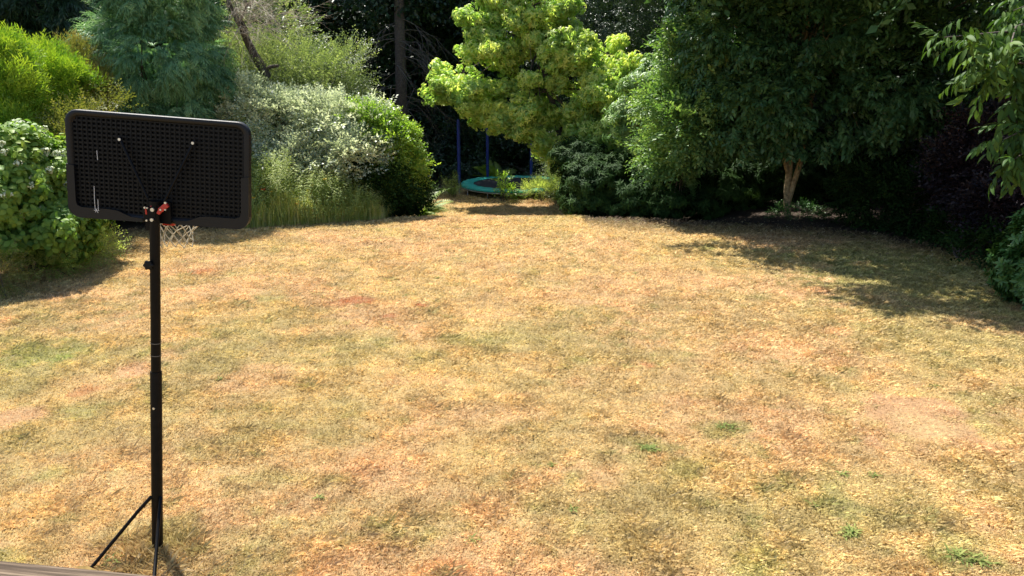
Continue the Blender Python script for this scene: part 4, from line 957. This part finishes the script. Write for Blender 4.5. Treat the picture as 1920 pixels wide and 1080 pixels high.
    # stickers, pole bolt
    def onpole(py, x=0): 
        t = (py - 1035) / (398 - 1035); c = low.lerp(top, 1.0 - (1 - t) * 1.0); q = Vector(P(293, py, YP)); s_ = (q - low).dot(ax); return low + ax * s_
    for py in (637, 660):
        c = onpole(py); MB().tube([c, c + ax * .005], .0365, 20, cap=False).build('sticker_band', M['label'], root)
    c = onpole(700); 
    c = onpole(757); MB().tube([c + N * .034, c + N * .043], .008, 8).build('pole_bolt', M['zinc'], root)
    # height knob
    c = onpole(489); k0 = c + Vector((-.022, -.03, 0)); mb = MB(); v = []
    for nn, rr_ in ((0, .020), (.004, .028), (.022, .028), (.026, .018)):
        for i in range(24): a = 2 * math.pi * i / 24; r = rr_ * (1 + .13 * math.cos(6 * a)); v.append(k0 + N * nn + Vector((r * math.cos(a), 0, r * math.sin(a))))
    mb.add(v, [(j * 24 + i, j * 24 + (i + 1) % 24, (j + 1) * 24 + (i + 1) % 24, (j + 1) * 24 + i) for j in range(3) for i in range(24)], False); mb.add(v[-24:], [tuple(range(24))])
    mb.build('height_knob', M['black_plastic'], root)
    # bracket clamp at the top: black cheeks, red lugs, zinc bolts
    c = p3(-.012, -.30, .07)
    MB().box(p3(-.02, -.262, .06), Ux, Vz, N, .075, .085, .07).box(p3(-.02, -.335, .05), Ux, Vz, N, .07, .06, .05).build('clamp', M['black_paint'], root, .004)
    def at(px, py, y=YB - .10): return Vector(P(px, py, y))
    mb = MB()
    mb.tube([at(284, 379, YB - .07), at(285, 388, YB - .09)], .010, 8)
    mb.box(at(307, 389), (Vector((.8, 0, .6))).normalized(), N, (Vector((-.6, 0, .8))).normalized(), .062, .02, .030)
    mb.box(at(299, 397), (Vector((.5, 0, .86))).normalized(), N, (Vector((-.86, 0, .5))).normalized(), .030, .02, .02)
    mb.box(at(276, 396, YB - .08), Vector((1, 0, 0)), N, Vector((0, 0, 1)), .010, .04, .035); mb.build('red_lugs', M['red_paint'], root, .003)
    for px, py, r in ((286.5, 393, .0115), (285.5, 412, .010), (311, 380, .007), (302, 393, .006), (272.5, 389, .006), (277, 389.5, .005), (311, 393, .005), (276, 413, .006)):
        a = at(px, py, YB - .105); MB().tube([a, a + N * .012], r, 8).build('bolt', M['zinc'], root)
    # hoop ring beyond the board, red mount, net
    rc = p3(.012, -.335, 0) + Vector((-.115, .15 + .235 + .04, .015)); RR = .2; n = 36
    ring = [rc + Vector((math.cos(2 * math.pi * i / n) * RR, math.sin(2 * math.pi * i / n) * RR, -.075 * math.cos(2 * math.pi * i / n))) for i in range(n + 1)]
    rim = MB().tube(ring, .009, 8, cap=False).build('rim', M['red_paint'], root)
    MB().box(p3(.035, -.335, -.10), Ux, N, Vz, .07, .13, .022).build('rim_mount', M['red_paint'], root, .003)
    mb = MB(); strands = 12; L = .225; lev = 5
    def np_(a, t, s_=0):
        r = RR * (1 - .46 * min(1, t * 2.2)) + .006 * math.sin(5 * a + 9 * t); return rc + Vector((math.cos(a) * r + .02 * t, math.sin(a) * r, -.075 * math.cos(a) * (1 - t) - L * t + .012 * math.sin(3 * a) * t))
    for k in range(strands):
        for sgn in (1, -1):
            pts = [np_(2 * math.pi * (k + sgn * .5 * l) / strands, l / lev) for l in range(lev + 1)]; mb.tube(pts, .0033, 5, cap=False)
    mb.build('net', M['net'], rim)
    # white scratches / bird marks stuck to the waffle panel
    mb = MB()
    for pts in (((176.5, 349), (177, 372), (178.5, 392)), ((183.5, 374), (184.5, 394)), ((181.5, 282), (183, 300)), ((176, 394), (186, 395)), ((179, 398), (182, 391)), ((178, 390), (184, 399))):
        mb.tube([Vector(P(a, b, YB - .016)) for a, b in pts], .0016, 4)
    mb.build('white_marks', M['scuff'], root)
    # struts and base
    g1 = Vector(G(166, 1071)); a1 = onpole(926) + Vector((-.03, -.02, 0)); mid = Vector(a1).lerp(g1, .18) + Vector((-.02, 0, -.015))
    g2 = Vector(G(287, 1110)); a2 = onpole(926) + Vector((.033, -.015, 0)); mid2 = Vector(P(299, 960, a2.y - .06))
    b1 = g1 + (g1 - a1).normalized() * .35; b1.z = .02
    MB().tube([a1, mid, g1, g1 + Vector(((g1 - mid).x, (g1 - mid).y, 0)).normalized() * .1], [.012, .012, .012, .012], 10).build('strut', M['black_paint'], root)
    MB().tube([a2, mid2, g2, g2 + Vector((-.02, -.1, 0))], [.012, .012, .012, .012], 10).build('strut', M['black_paint'], root)
hoop()

# ---------------------------------------------------------------- deck rail at bottom left
def rail():
    a = Vector(P(-60, 1046.5, 1.40)); k = .9
    def onz(px, py, z):
        x = (px - 960) / FPX; y = -(py - 540) / FPX; dy = math.cos(_p) + y * math.sin(_p); dz = -math.sin(_p) + y * math.cos(_p); t = (z - CAMH) / dz; return Vector((x * t, dy * t, z))
    zt = 2.2; A_ = onz(0, 1050, zt); B_ = onz(320, 1081, zt); d = (B_ - A_).normalized(); nrm = Vector((d.y, -d.x, 0)); up = Vector((0, 0, 1))
    c = A_ + d * 1.0; root = empty("deck_railing", (c.x, c.y, 0), "weathered grey timber deck rail across the bottom left corner", "railing")
    root.rotation_euler = (0, 0, 0)
    L = 4.6; cen = c + nrm * .06 - up * .02
    # built in local frame so the grain follows the board
    me = MB().box((0, 0, 0), (1, 0, 0), (0, 1, 0), (0, 0, 1), L, .12, .04); me.v = [Vector(v) for v in me.v]
    o = me.build('rail', M['wood'], None, .004); o.parent = root; o.location = cen - root.location; o.rotation_euler = (0, 0, math.atan2(d.y, d.x))
    for s_ in (-1.7, 1.7):
        q_ = cen + d * s_; g = float(zg(q_.x, q_.y)); hh = zt - .04 - g
        o = MB().box((0, 0, 0), (1, 0, 0), (0, 1, 0), (0, 0, 1), .08, .08, hh).build('post', M['wood'], None, .004); o.parent = root; o.location = Vector((q_.x, q_.y, g + hh / 2)) - root.location
    o = MB().box((0, 0, 0), (1, 0, 0), (0, 1, 0), (0, 0, 1), L, .035, .09).build('lower_rail', M['wood'], None, .004); o.parent = root; o.location = cen - up * .6 - root.location; o.rotation_euler = (0, 0, math.atan2(d.y, d.x))
rail()
print("verts", sum(len(o.data.vertices) for o in S.objects if o.type == 'MESH'))
